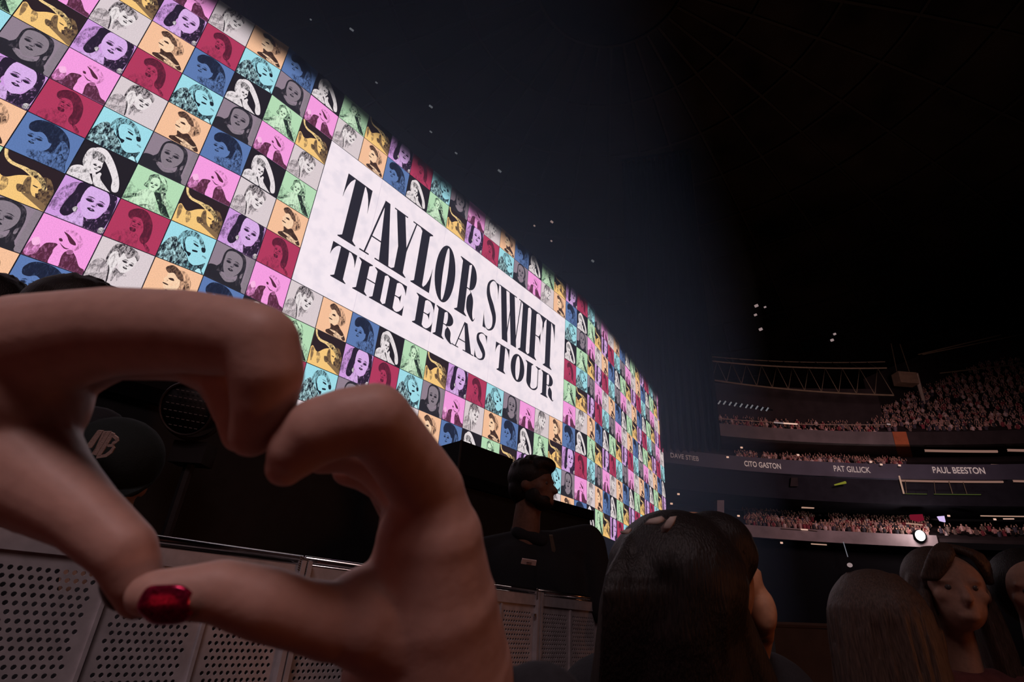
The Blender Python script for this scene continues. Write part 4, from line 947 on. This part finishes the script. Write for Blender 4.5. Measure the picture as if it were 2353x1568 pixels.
bm = bmesh.new(); capsule(bm, J(-.05, -.01, -.225), J(.05, -.01, -.25), .035, .03); capsule(bm, J(-.06, .0, -.22), J(-.06, .09, -.20), .035, .04); skin('collar', bm, M_CLOTH, 0.008, 2, gd)
def patch(name, px, D, m, parent, th=.004):
    P = [PD(x, y, D) for x, y in px]; k = len(P); V = P + [p + FW * th for p in P]
    return pydata(name, V, [tuple(range(k))[::-1], tuple(range(k, 2 * k))] + [(i, (i + 1) % k, k + (i + 1) % k, k + i) for i in range(k)], m, parent)
bd = patch('badge', [(1200, 1285), (1233, 1290), (1231, 1301), (1197, 1296)], 2.22, mat('badge_card', (0.75, 0.55, 0.5), .5, scale=20), gd, .01); bd['label'] = 'pale name badge'
patch('badge_print', [(1210, 1292), (1222, 1293.5), (1221, 1296), (1210, 1295)], 2.215, mat('badge_ink', (0.2, 0.13, 0.12), .6), bd, .002)
lb = patch('lanyard_strap', [(1262, 1231), (1270, 1231), (1277, 1265), (1274, 1270), (1268, 1267)], 2.33, mat('strap', (0.16, 0.13, 0.10), .7), gd, .01)
bm = bmesh.new(); capsule(bm, gd.location + Vector((-.1, .1, .5)), gd.location + Vector((-.1, .1, 1.1)), .12, .16); capsule(bm, gd.location + Vector((.1, .1, .5)), gd.location + Vector((.1, .1, 1.1)), .12, .16)
capsule(bm, gd.location + Vector((-.1, .1, .08)), gd.location + Vector((-.1, .1, .5)), .08, .11); capsule(bm, gd.location + Vector((.1, .1, .08)), gd.location + Vector((.1, .1, .5)), .08, .11)
skin('trousers', bm, M_CLOTH, 0.025, 2, gd); settle(gd)

# guard in a black cap behind the barrier, seen through the heart
cp_ = PD(262, 1055, 1.55)
cg = empty('person', (cp_.x, cp_.y, 0), 'person in a black cap with a pale two-letter mark, seen through the heart of hands', 'person')
R = .115; yaw = math.radians(18); M_ = Matrix.Rotation(yaw, 3, 'Z') @ Matrix.Rotation(.45, 3, 'X')
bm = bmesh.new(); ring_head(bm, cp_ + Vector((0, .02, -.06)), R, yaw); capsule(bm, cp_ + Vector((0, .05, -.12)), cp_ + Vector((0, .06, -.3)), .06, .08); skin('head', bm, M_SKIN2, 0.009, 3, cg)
bm = bmesh.new(); ellip(bm, cp_ + Vector((0, .0, .0)), (R * 1.08, R * 1.12, R * 1.02), M_); skin('cap', bm, mat('cap_cloth', (0.016, 0.022, 0.022), .95, bump=.5, scale=250), 0.008, 1, cg)
bm = bmesh.new()
N = 14; V = []
for i in range(N + 1):
    a = math.pi * i / N; V.append((math.cos(a) * R * .98, -math.sin(a) * R * 1.5 - .02, -.045 - .02 * math.sin(a)))
P = [cp_ + M_ @ Vector(p) for p in V]; vs = [bm.verts.new(p) for p in P]; vt = [bm.verts.new(p + Vector((0, 0, .006))) for p in P]
bm.faces.new(vs); bm.faces.new(vt[::-1])
for i in range(N): bm.faces.new((vs[i], vt[i], vt[i + 1], vs[i + 1]))
bmobj('cap_peak', bm, MATS['cap_cloth'], cg)
M_LOGO = mat('pale_embroidery', (0.62, 0.47, 0.42), .8, scale=300, bump=.4)
LD = 1.41
def logo(polys, name):
    V = []; Fc = []
    for pl_ in polys:
        P = [PD(160 + x / 5.6, 840 + y / 5.6, LD) for x, y in pl_]; o = len(V); k = len(P); V += P + [p + FW * .004 for p in P]
        Fc += [tuple(o + i for i in range(k))[::-1], tuple(o + k + i for i in range(k))] + [(o + i, o + (i + 1) % k, o + k + (i + 1) % k, o + k + i) for i in range(k)]
    return pydata(name, V, Fc, M_LOGO, cg)
l1 = logo([[(360, 835), (430, 840), (280, 1065), (195, 1060)], [(430, 850), (480, 850), (345, 1060), (290, 1150), (240, 1150), (330, 1000)][:4], [(470, 850), (530, 850), (340, 1160), (280, 1140)]], 'cap_letter')
l2 = logo([[(530, 860), (575, 880), (390, 1170), (345, 1160)], [(545, 870), (620, 930), (605, 975), (560, 935), (525, 900)], [(620, 930), (625, 975), (575, 1015), (535, 1015), (550, 985), (590, 965)],
      [(470, 1020), (560, 1020), (570, 1050), (490, 1050)], [(560, 1040), (580, 1060), (540, 1130), (470, 1180), (340, 1200), (345, 1165), (450, 1145), (510, 1100)]], 'cap_letter')
bm = bmesh.new(); g_ = cp_
capsule(bm, g_ + Vector((-.2, .14, -.34)), g_ + Vector((.2, .10, -.34)), .10, .10); capsule(bm, g_ + Vector((-.08, .1, -.45)), g_ + Vector((-.06, .1, -1.0)), .17, .16); capsule(bm, g_ + Vector((.08, .1, -.45)), g_ + Vector((.06, .1, -1.0)), .17, .16)
for s in (-1, 1): capsule(bm, g_ + Vector((s * .22, .12, -.36)), g_ + Vector((s * .27, .05, -.65)), .075, .06); capsule(bm, g_ + Vector((s * .09, .1, -1.0)), g_ + Vector((s * .1, .1, .1 - g_.z)), .11, .07)
skin('jacket', bm, M_CLOTH, 0.016, 3, cg); settle(cg)

# two dark heads at the left edge above the hands
for (x, y, D, r, lab) in ((172, 735, 1.75, .145, 'head with short dark hair rising behind the left hand'), (-25, 705, 1.9, .125, 'dark curly-haired head cut off by the left edge')):
    c = PD(x, y, D); pr = empty('person', (c.x, c.y, 0), lab, 'person')
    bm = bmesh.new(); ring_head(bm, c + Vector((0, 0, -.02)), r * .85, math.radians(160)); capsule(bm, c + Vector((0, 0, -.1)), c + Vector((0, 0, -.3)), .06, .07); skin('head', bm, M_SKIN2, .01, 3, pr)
    bm = bmesh.new(); ellip(bm, c + Vector((0, -.01, .0)), (r * 1.02, r, r * .95))
    rn = random.Random(int(x) + 99)
    for k in range(60):
        a = rn.uniform(0, 6.28); e = rn.uniform(-.3, 1.5); ellip(bm, c + Vector((math.cos(a) * math.cos(e), math.sin(a) * math.cos(e), math.sin(e))) * 1.0 * r * .93, (r * .13,) * 3, None, 1) if False else ellip(bm, c + Vector((math.cos(a) * math.cos(e), math.sin(a) * math.cos(e), math.sin(e))) * r * .93, (r * .13,) * 3, None, 1)
    skin('hair', bm, M_HAIRD, .009, 1, pr)
    bm = bmesh.new(); capsule(bm, c + Vector((-.19, .02, -.36)), c + Vector((.19, .02, -.36)), .09, .09); capsule(bm, c + Vector((-.07, 0, -.45)), c + Vector((-.06, 0, -1.0)), .16, .15); capsule(bm, c + Vector((.07, 0, -.45)), c + Vector((.06, 0, -1.0)), .16, .15)
    for s in (-1, 1): capsule(bm, c + Vector((s * .09, 0, -1.0)), c + Vector((s * .1, 0, .1 - c.z)), .11, .07); capsule(bm, c + Vector((s * .22, 0, -.38)), c + Vector((s * .25, 0, -.8)), .07, .05)
    skin('clothes', bm, M_CLOTH, .018, 3, pr); settle(pr)

# round lamp with dotted grille on a stand, seen through the heart
c = PD(428, 940, 2.3)
rl = empty('stage_lamp', (c.x, c.y, 0), 'round black stage lamp with a dotted grille, seen inside the heart of hands', 'stage lamp')
def disc(bm, c, n, r, h, seg=28):
    n = n.normalized(); tube(bm, [c, c + n * h], [r, r], seg)
bm = bmesh.new(); n = FW; disc(bm, c, n, .108, .12); bmobj('housing', bm, mat('lamp_black', (0.035, 0.03, 0.033), .5, scale=20), rl, True)
bm = bmesh.new()
ringp = [c - FW * .004 + (RT * math.cos(a) + UP * math.sin(a)) * .108 for a in [2 * math.pi * k / 32 for k in range(33)]]; tube(bm, ringp, .005, 6, False); bmobj('rim', bm, mat('lamp_rim', (0.08, 0.06, 0.06), .4, scale=20), rl, True)
bm = bmesh.new()
for j in range(6):
    for i in range(9):
        x = (i - 4) * .021 + (j % 2) * .01; y = (j - 2.5) * .03 - x * .18
        if x * x + y * y > .0088: continue
        p = c - FW * .006 + RT * x + UP * y; tube(bm, [p - RT * .006 + UP * .001, p + RT * .006 - UP * .001], .0014, 5)
bmobj('grille', bm, mat('grille_steel', (0.40, 0.33, 0.33), .4, scale=20), rl)['kind'] = 'stuff'
bm = bmesh.new(); yk = [c + FW * .05 + (RT * math.cos(a) + UP * math.sin(a)) * .135 for a in [math.pi * (1 + k / 16) for k in range(17)]]; tube(bm, yk, .009, 6); bmobj('yoke', bm, MATS['lamp_rim'], rl, True)
bm = bmesh.new(); bc = c - UP * .20 + FW * .05; box(bm, bc - Vector((.07, .05, .045)), bc + Vector((.07, .05, .045))); bmobj('base_box', bm, MATS['lamp_black'], rl)
bm = bmesh.new(); tube(bm, [bc, Vector((bc.x, bc.y, 0.02))], .022, 8); bmobj('pole', bm, MATS['lamp_black'], rl)
bm = bmesh.new(); gp = PD(486, 898, 2.25); ellip(bm, gp, (.011, .006, .006), Matrix.Rotation(.2, 3, 'Y'), 2); bmobj('indicator_light', bm, E_HOT, rl); settle(rl)

# woman with long dark hair, near right of the hands, face turned away to the right
def wo(px, py, D): return PD(px, py, D)
c = wo(1575, 1345, .86); wm = empty('person', (c.x, c.y, 0), 'near woman with long dark hair and orange-lit cheek, back to the camera', 'person')
bm = bmesh.new(); yaw = math.radians(140)
ellip(bm, wo(1600, 1330, .90), (.085, .10, .105)); capsule(bm, wo(1690, 1345, .93), wo(1722, 1400, .93), .045, .036); capsule(bm, wo(1722, 1400, .93), wo(1737, 1448, .93), .036, .024)
capsule(bm, wo(1738, 1318, .92), wo(1715, 1390, .93), .010, .022); ellip(bm, wo(1750, 1405, .90), (.022, .03, .038)); capsule(bm, wo(1752, 1400, .90), wo(1765, 1470, .90), .020, .010); capsule(bm, wo(1690, 1440, .95), wo(1640, 1640, .95), .06, .07)
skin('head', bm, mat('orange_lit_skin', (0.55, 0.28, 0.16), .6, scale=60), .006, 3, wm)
bm = bmesh.new()
pts = [(1585, 1282, .86, 100), (1553, 1335, .84, 158), (1530, 1425, .82, 155), (1535, 1540, .82, 172), (1530, 1700, .84, 190)]
for a, b2 in zip(pts, pts[1:]): capsule(bm, wo(a[0], a[1], a[2]), wo(b2[0], b2[1], b2[2]), a[3] * a[2] / F, b2[3] * b2[2] / F, 18)
capsule(bm, wo(1668, 1275, .86), wo(1650, 1340, .84), .048, .04); capsule(bm, wo(1640, 1420, .84), wo(1670, 1600, .86), .055, .085); ellip(bm, wo(1640, 1250, .87), (.06, .06, .05)); ellip(bm, wo(1480, 1300, .85), (.055, .05, .055))
rn = random.Random(11)
for k in range(46):
    x = rn.uniform(1395, 1668); d = rn.uniform(.70, .78)
    P = [wo(x * .8 + 1580 * .2, 1240 + rn.uniform(-15, 40), .83), wo(x, 1330, .76), wo(x - 5 + rn.uniform(-12, 12), 1450, .74), wo(x - 6 + rn.uniform(-20, 20), 1620, .74)]
    tube(bm, spline(P, 3, False), .006, 5)
skin('hair', bm, M_HAIRB, .0055, 2, wm)
bm = bmesh.new(); capsule(bm, wo(1400, 1640, .9), wo(1760, 1640, .95), .09, .10); capsule(bm, wo(1470, 1700, .9), wo(1470, 1700, .9) + Vector((0, .05, -.9)), .14, .15); capsule(bm, wo(1640, 1700, .92), wo(1640, 1700, .92) + Vector((0, .05, -.9)), .14, .15)
skin('clothes', bm, M_CLOTH, .014, 3, wm)
bw = []
bm = bmesh.new()
for P in ([(1478, 1206), (1492, 1193), (1520, 1186), (1532, 1196), (1510, 1206)], [(1528, 1200), (1540, 1188), (1555, 1186), (1550, 1204), (1534, 1224), (1520, 1226), (1518, 1212)], [(1424, 1222), (1450, 1214), (1452, 1219), (1428, 1228)]):
    Pw = [wo(x, y, .745) for x, y in P]; cc = sum(Pw, Vector()) / len(Pw)
    vs = [bm.verts.new(p) for p in Pw]; vc = bm.verts.new(cc - FW * .012); vb = bm.verts.new(cc + FW * .006)
    for i in range(len(vs)): bm.faces.new((vs[i], vc, vs[(i + 1) % len(vs)])); bm.faces.new((vs[(i + 1) % len(vs)], vb, vs[i]))
o = bmobj('hair_bow', bm, mat('bow_cloth', (0.42, 0.33, 0.29), .8, scale=60), wm, True); o['label'] = 'pale crumpled bow'
settle(wm)

# fair-haired woman in the middle right
def long_hair(bm, c, r, drop, seed, Wd=1.0):
    ellip(bm, c, (r * 1.05, r * 1.05, r * 1.1)); rn = random.Random(seed)
    capsule(bm, c, c + Vector((0, 0, -drop * .5)), r * 1.02, r * 1.1 * Wd); capsule(bm, c + Vector((0, 0, -drop * .5)), c + Vector((0, 0, -drop)), r * 1.1 * Wd, r * 1.25 * Wd)
    for k in range(40):
        a = rn.uniform(0, 6.28); x, y = math.cos(a), math.sin(a)
        P = [c + Vector((x * r * .5, y * r * .5, r * .95)), c + Vector((x * r * 1.0, y * r * 1.0, r * .2)), c + Vector((x * r * 1.12 * Wd, y * r * 1.1, -drop * .5)), c + Vector((x * r * 1.3 * Wd, y * r * 1.25, -drop))]
        tube(bm, spline(P, 3, False), r * .07, 5)
c = wo(2020, 1425, 1.25); fw = empty('person', (c.x, c.y, 0), 'woman with long straight fair hair seen from behind at lower right', 'person')
bm = bmesh.new(); ring_head(bm, c + Vector((.01, .02, -.01)), .10, math.radians(190)); capsule(bm, c, c + Vector((0, .02, -.25)), .05, .06); skin('head', bm, M_SKIN2, .009, 3, fw)
bm = bmesh.new(); long_hair(bm, c, .098, .34, 4); skin('hair', bm, M_HAIRF, .0065, 1, fw)
bm = bmesh.new(); capsule(bm, c + Vector((-.15, .02, -.30)), c + Vector((.17, .02, -.30)), .07, .07); capsule(bm, c + Vector((-.05, .02, -.4)), c + Vector((-.05, .02, .1 - c.z)), .14, .1); capsule(bm, c + Vector((.06, .02, -.4)), c + Vector((.06, .02, .1 - c.z)), .14, .1)
skin('clothes', bm, mat('pink_top', (0.30, 0.17, 0.16), .9, scale=40), .015, 3, fw); settle(fw)
# woman facing left behind her
c = wo(2192, 1362, 1.75); f2 = empty('person', (c.x, c.y, 0), 'woman with wavy light hair facing the camera, right of the fair-haired woman', 'person')
bm = bmesh.new(); ring_head(bm, c, .118, math.radians(-22)); capsule(bm, c + Vector((0, .03, -.05)), c + Vector((0, .05, -.3)), .045, .055)
skin('body', bm, M_SKIN2, .008, 3, f2); eyes(c, .118, math.radians(-22), f2)
bm = bmesh.new(); ellip(bm, c + Vector((0, .055, .03)), (.108, .10, .116))
rn = random.Random(8)
for s in (-1, 1):
    for k in range(16):
        o_ = rn.uniform(.75, 1.1) * .105; y0 = rn.uniform(.0, .09)
        P = [c + Vector((s * o_ * .5, y0, .10)), c + Vector((s * o_, y0 - .01, .0)), c + Vector((s * o_ * 1.1 + rn.uniform(-.01, .01), y0 - .02, -.14)), c + Vector((s * o_ * 1.25 + rn.uniform(-.02, .02), y0 - .03, -.30))]
        tube(bm, spline(P, 4, False), .016, 6)
for k in range(14):                         # parted fringe swept to both temples
    t = (k + .5) / 14; sg = -1 if t < .5 else 1; u_ = abs(2 * t - 1)
    tube(bm, spline([c + Vector((.0, .0, .140)), c + Vector((sg * (.03 + .05 * u_), -.075 + .02 * u_, .105)), c + Vector((sg * (.085 + .02 * u_), -.05 + .03 * u_, .03))], 4, False), .013, 6)
skin('hair', bm, M_HAIRF, .007, 1, f2)
bm = bmesh.new(); capsule(bm, c + Vector((-.16, .03, -.30)), c + Vector((.2, .03, -.28)), .075, .09); capsule(bm, c + Vector((-.06, .03, -.42)), c + Vector((-.06, .03, .1 - c.z)), .15, .1); capsule(bm, c + Vector((.09, .03, -.42)), c + Vector((.07, .03, .1 - c.z)), .16, .1)
skin('clothes', bm, mat('dark_red_top', (0.13, 0.045, 0.045), .9, scale=40, bump=.4), .015, 3, f2)
settle(f2)
c = wo(2385, 1372, 1.7); f3 = empty('person', (c.x, c.y, 0), 'person with dark hair and pinkish face cut off by the right edge', 'person')
bm = bmesh.new(); ring_head(bm, c, .115, math.radians(-35)); capsule(bm, c, c + Vector((0, .02, -.3)), .055, .07); skin('body', bm, M_SKIN2, .009, 3, f3); eyes(c, .115, math.radians(-35), f3)
bm = bmesh.new(); ellip(bm, c + Vector((.03, .04, .03)), (.118, .11, .12)); capsule(bm, c + Vector((.08, .05, 0)), c + Vector((.1, .05, -.25)), .07, .07); skin('hair', bm, M_HAIRD, .009, 1, f3)
bm = bmesh.new(); capsule(bm, c + Vector((-.2, .03, -.34)), c + Vector((.2, .03, -.32)), .09, .09); capsule(bm, c + Vector((-.06, .03, -.42)), c + Vector((-.06, .03, .1 - c.z)), .16, .1); capsule(bm, c + Vector((.09, .03, -.42)), c + Vector((.07, .03, .1 - c.z)), .16, .1)
skin('clothes', bm, MATS['dark_red_top'], .016, 3, f3); settle(f3)

# ------------------------------------------------------------------ the two hands that form the heart
HS = empty('person', (-.1, -.1, 0), 'pair of bare hands held up close in a heart shape, one red glitter thumbnail', 'person')
def chain(bm, pts, k=1.0):
    for a, b2 in zip(pts, pts[1:]):
        capsule(bm, PD(*a[:3]), PD(*b2[:3]), a[3] * a[2] / F * k, b2[3] * b2[2] / F * k, 18)
bm = bmesh.new()                            # right hand
chain(bm, [(985, 1130, .205, 84), (925, 1045, .195, 82), (862, 962, .185, 83), (795, 970, .182, 80), (730, 992, .180, 79), (680, 1036, .179, 65), (655, 1074, .179, 46)])
chain(bm, [(985, 1165, .222, 76), (880, 1060, .222, 66), (800, 1035, .215, 52), (740, 1045, .210, 46)])
chain(bm, [(985, 1205, .240, 70), (905, 1105, .245, 60), (838, 1085, .24, 44), (800, 1080, .235, 38)])
chain(bm, [(985, 1250, .258, 62), (915, 1160, .265, 50), (880, 1120, .262, 38)])
chain(bm, [(985, 1130, .205, 84), (988, 1245, .207, 124), (983, 1400, .21, 164), (985, 1560, .215, 198), (1000, 1760, .22, 190), (1030, 2000, .225, 185)])
chain(bm, [(960, 1200, .235, 88), (960, 1380, .235, 120)])
chain(bm, [(930, 1440, .204, 140), (850, 1418, .197, 116), (765, 1428, .19, 86), (690, 1412, .185, 78), (605, 1386, .18, 81), (505, 1358, .176, 70), (425, 1364, .173, 61), (358, 1366, .171, 55), (338, 1368, .171, 48)])
chain(bm, [(905, 1320, .208, 62), (850, 1375, .202, 66)])
rh = skin('hand', bm, M_SKIN, 0.00135, 10, HS)
bm = bmesh.new()                            # left hand
chain(bm, [(60, 800, .205, 125), (250, 762, .198, 104), (430, 762, .19, 97), (560, 778, .185, 92), (598, 788, .183, 88), (613, 862, .181, 84), (606, 930, .181, 72), (578, 1000, .182, 52)])
chain(bm, [(90, 850, .222, 105), (260, 795, .218, 80), (430, 800, .215, 76), (524, 850, .21, 66), (545, 935, .205, 54), (552, 1000, .204, 42)])
chain(bm, [(90, 880, .24, 90), (260, 805, .24, 66), (425, 812, .238, 66), (508, 868, .233, 50), (530, 948, .23, 40)])
chain(bm, [(80, 900, .258, 80), (240, 815, .262, 54), (380, 812, .26, 46), (470, 850, .255, 40), (506, 910, .25, 34)])
chain(bm, [(60, 800, .205, 125), (30, 920, .207, 154), (-60, 1010, .21, 180), (-260, 1120, .22, 215), (-520, 1260, .23, 220)])
chain(bm, [(10, 1040, .204, 150), (105, 1120, .194, 107), (200, 1190, .186, 79), (284, 1266, .181, 71), (312, 1336, .180, 60), (318, 1374, .180, 48)])
chain(bm, [(40, 900, .235, 110), (20, 1020, .23, 120)])
lh = skin('hand', bm, M_SKIN, 0.00135, 10, HS)
# red glitter nail on the right thumb, dark nail edge on the left thumb
M_NAIL = bpy.data.materials.new('glitter_nail'); M_NAIL.use_nodes = True; nt = M_NAIL.node_tree; pb = nt.nodes['Principled BSDF']
vo = nt.nodes.new('ShaderNodeTexVoronoi'); vo.inputs['Scale'].default_value = 1300; tc = nt.nodes.new('ShaderNodeTexCoord'); nt.links.new(tc.outputs['Object'], vo.inputs['Vector'])
rp = nt.nodes.new('ShaderNodeValToRGB'); rp.color_ramp.elements[0].color = (.22, .003, .03, 1); rp.color_ramp.elements[1].color = (.6, .02, .10, 1)
sx = nt.nodes.new('ShaderNodeSeparateColor'); nt.links.new(vo.outputs['Color'], sx.inputs[0]); nt.links.new(sx.outputs[0], rp.inputs[0]); nt.links.new(rp.outputs[0], pb.inputs['Base Color'])
bp = nt.nodes.new('ShaderNodeBump'); bp.inputs['Strength'].default_value = .7; bp.inputs['Distance'].default_value = .0004; nt.links.new(sx.outputs[1], bp.inputs['Height']); nt.links.new(bp.outputs[0], pb.inputs['Normal'])
pb.inputs['Metallic'].default_value = .7; pb.inputs['Roughness'].default_value = .2
def nail(name, base, tip, D, w, bulge, m, parent, upv):
    """a curved plate: base and tip pixels on the finger surface"""
    a, b2 = PD(*base, D), PD(*tip, D); ax = (b2 - a); L = ax.length; ax.normalize(); sd = ax.cross(upv).normalized(); nn = sd.cross(ax)
    if nn.dot(FW) > 0: nn = -nn
    V = []; Fc = []; NU, NV = 16, 12
    for i in range(NU + 1):
        t = i / NU; ww = w * (1 - abs(2 * t - 1) ** 4 * .5)
        for j in range(NV + 1):
            s_ = (j / NV - .5) * 2; V.append(a + ax * L * t + sd * ww * s_ + nn * (bulge * (1 - .9 * s_ * s_) - .0008 * abs(2 * t - 1) ** 2))
    for i in range(NU):
        for j in range(NV): Fc.append((i * (NV + 1) + j, (i + 1) * (NV + 1) + j, (i + 1) * (NV + 1) + j + 1, i * (NV + 1) + j + 1))
    o = pydata(name, V, Fc, m, parent, True); md = o.modifiers.new('s', 'SOLIDIFY'); md.thickness = .0006; return o
o = nail('fingernail', (441, 1388), (322, 1392), .1640, .0060, .0024, M_NAIL, HS, FW); o['label'] = 'red glitter thumbnail'
o = nail('fingernail', (243, 1325), (272, 1402), .1775, .0038, .0016, mat('dark_nail', (0.05, 0.008, 0.015), .3, scale=400), HS, FW); o['label'] = 'dark red thumbnail, edge on'
# dark sleeve on the right wrist
bm = bmesh.new(); chain(bm, [(1120, 1690, .222, 150), (1190, 1900, .23, 230)]); chain(bm, [(1240, 1660, .225, 125), (1300, 1900, .23, 200)]); chain(bm, [(1010, 1790, .222, 205), (1040, 2050, .226, 220)])
skin('sleeve', bm, M_CLOTH, .0022, 5, HS)
settle(HS)

# ------------------------------------------------------------------ haze in the light of the screen
hz = bpy.data.materials.new('stage_haze'); hz.use_nodes = True; nt = hz.node_tree; nt.nodes.clear()
o_ = nt.nodes.new('ShaderNodeOutputMaterial'); vs_ = nt.nodes.new('ShaderNodeVolumeScatter'); vs_.inputs['Color'].default_value = (.50, .68, 1, 1); vs_.inputs['Density'].default_value = .0088; vs_.inputs['Anisotropy'].default_value = .1
nt.links.new(vs_.outputs[0], o_.inputs['Volume'])
b = bmesh.new(); prism(b, [(-22, 5.5), (-1, 5.5), (24, 46), (24, 50), (-22, 50)], 0.02, 34)
hb = bmobj('haze', b, hz); tag(hb, 'thin blue stage haze hanging around the giant screen', 'haze', kind='stuff')
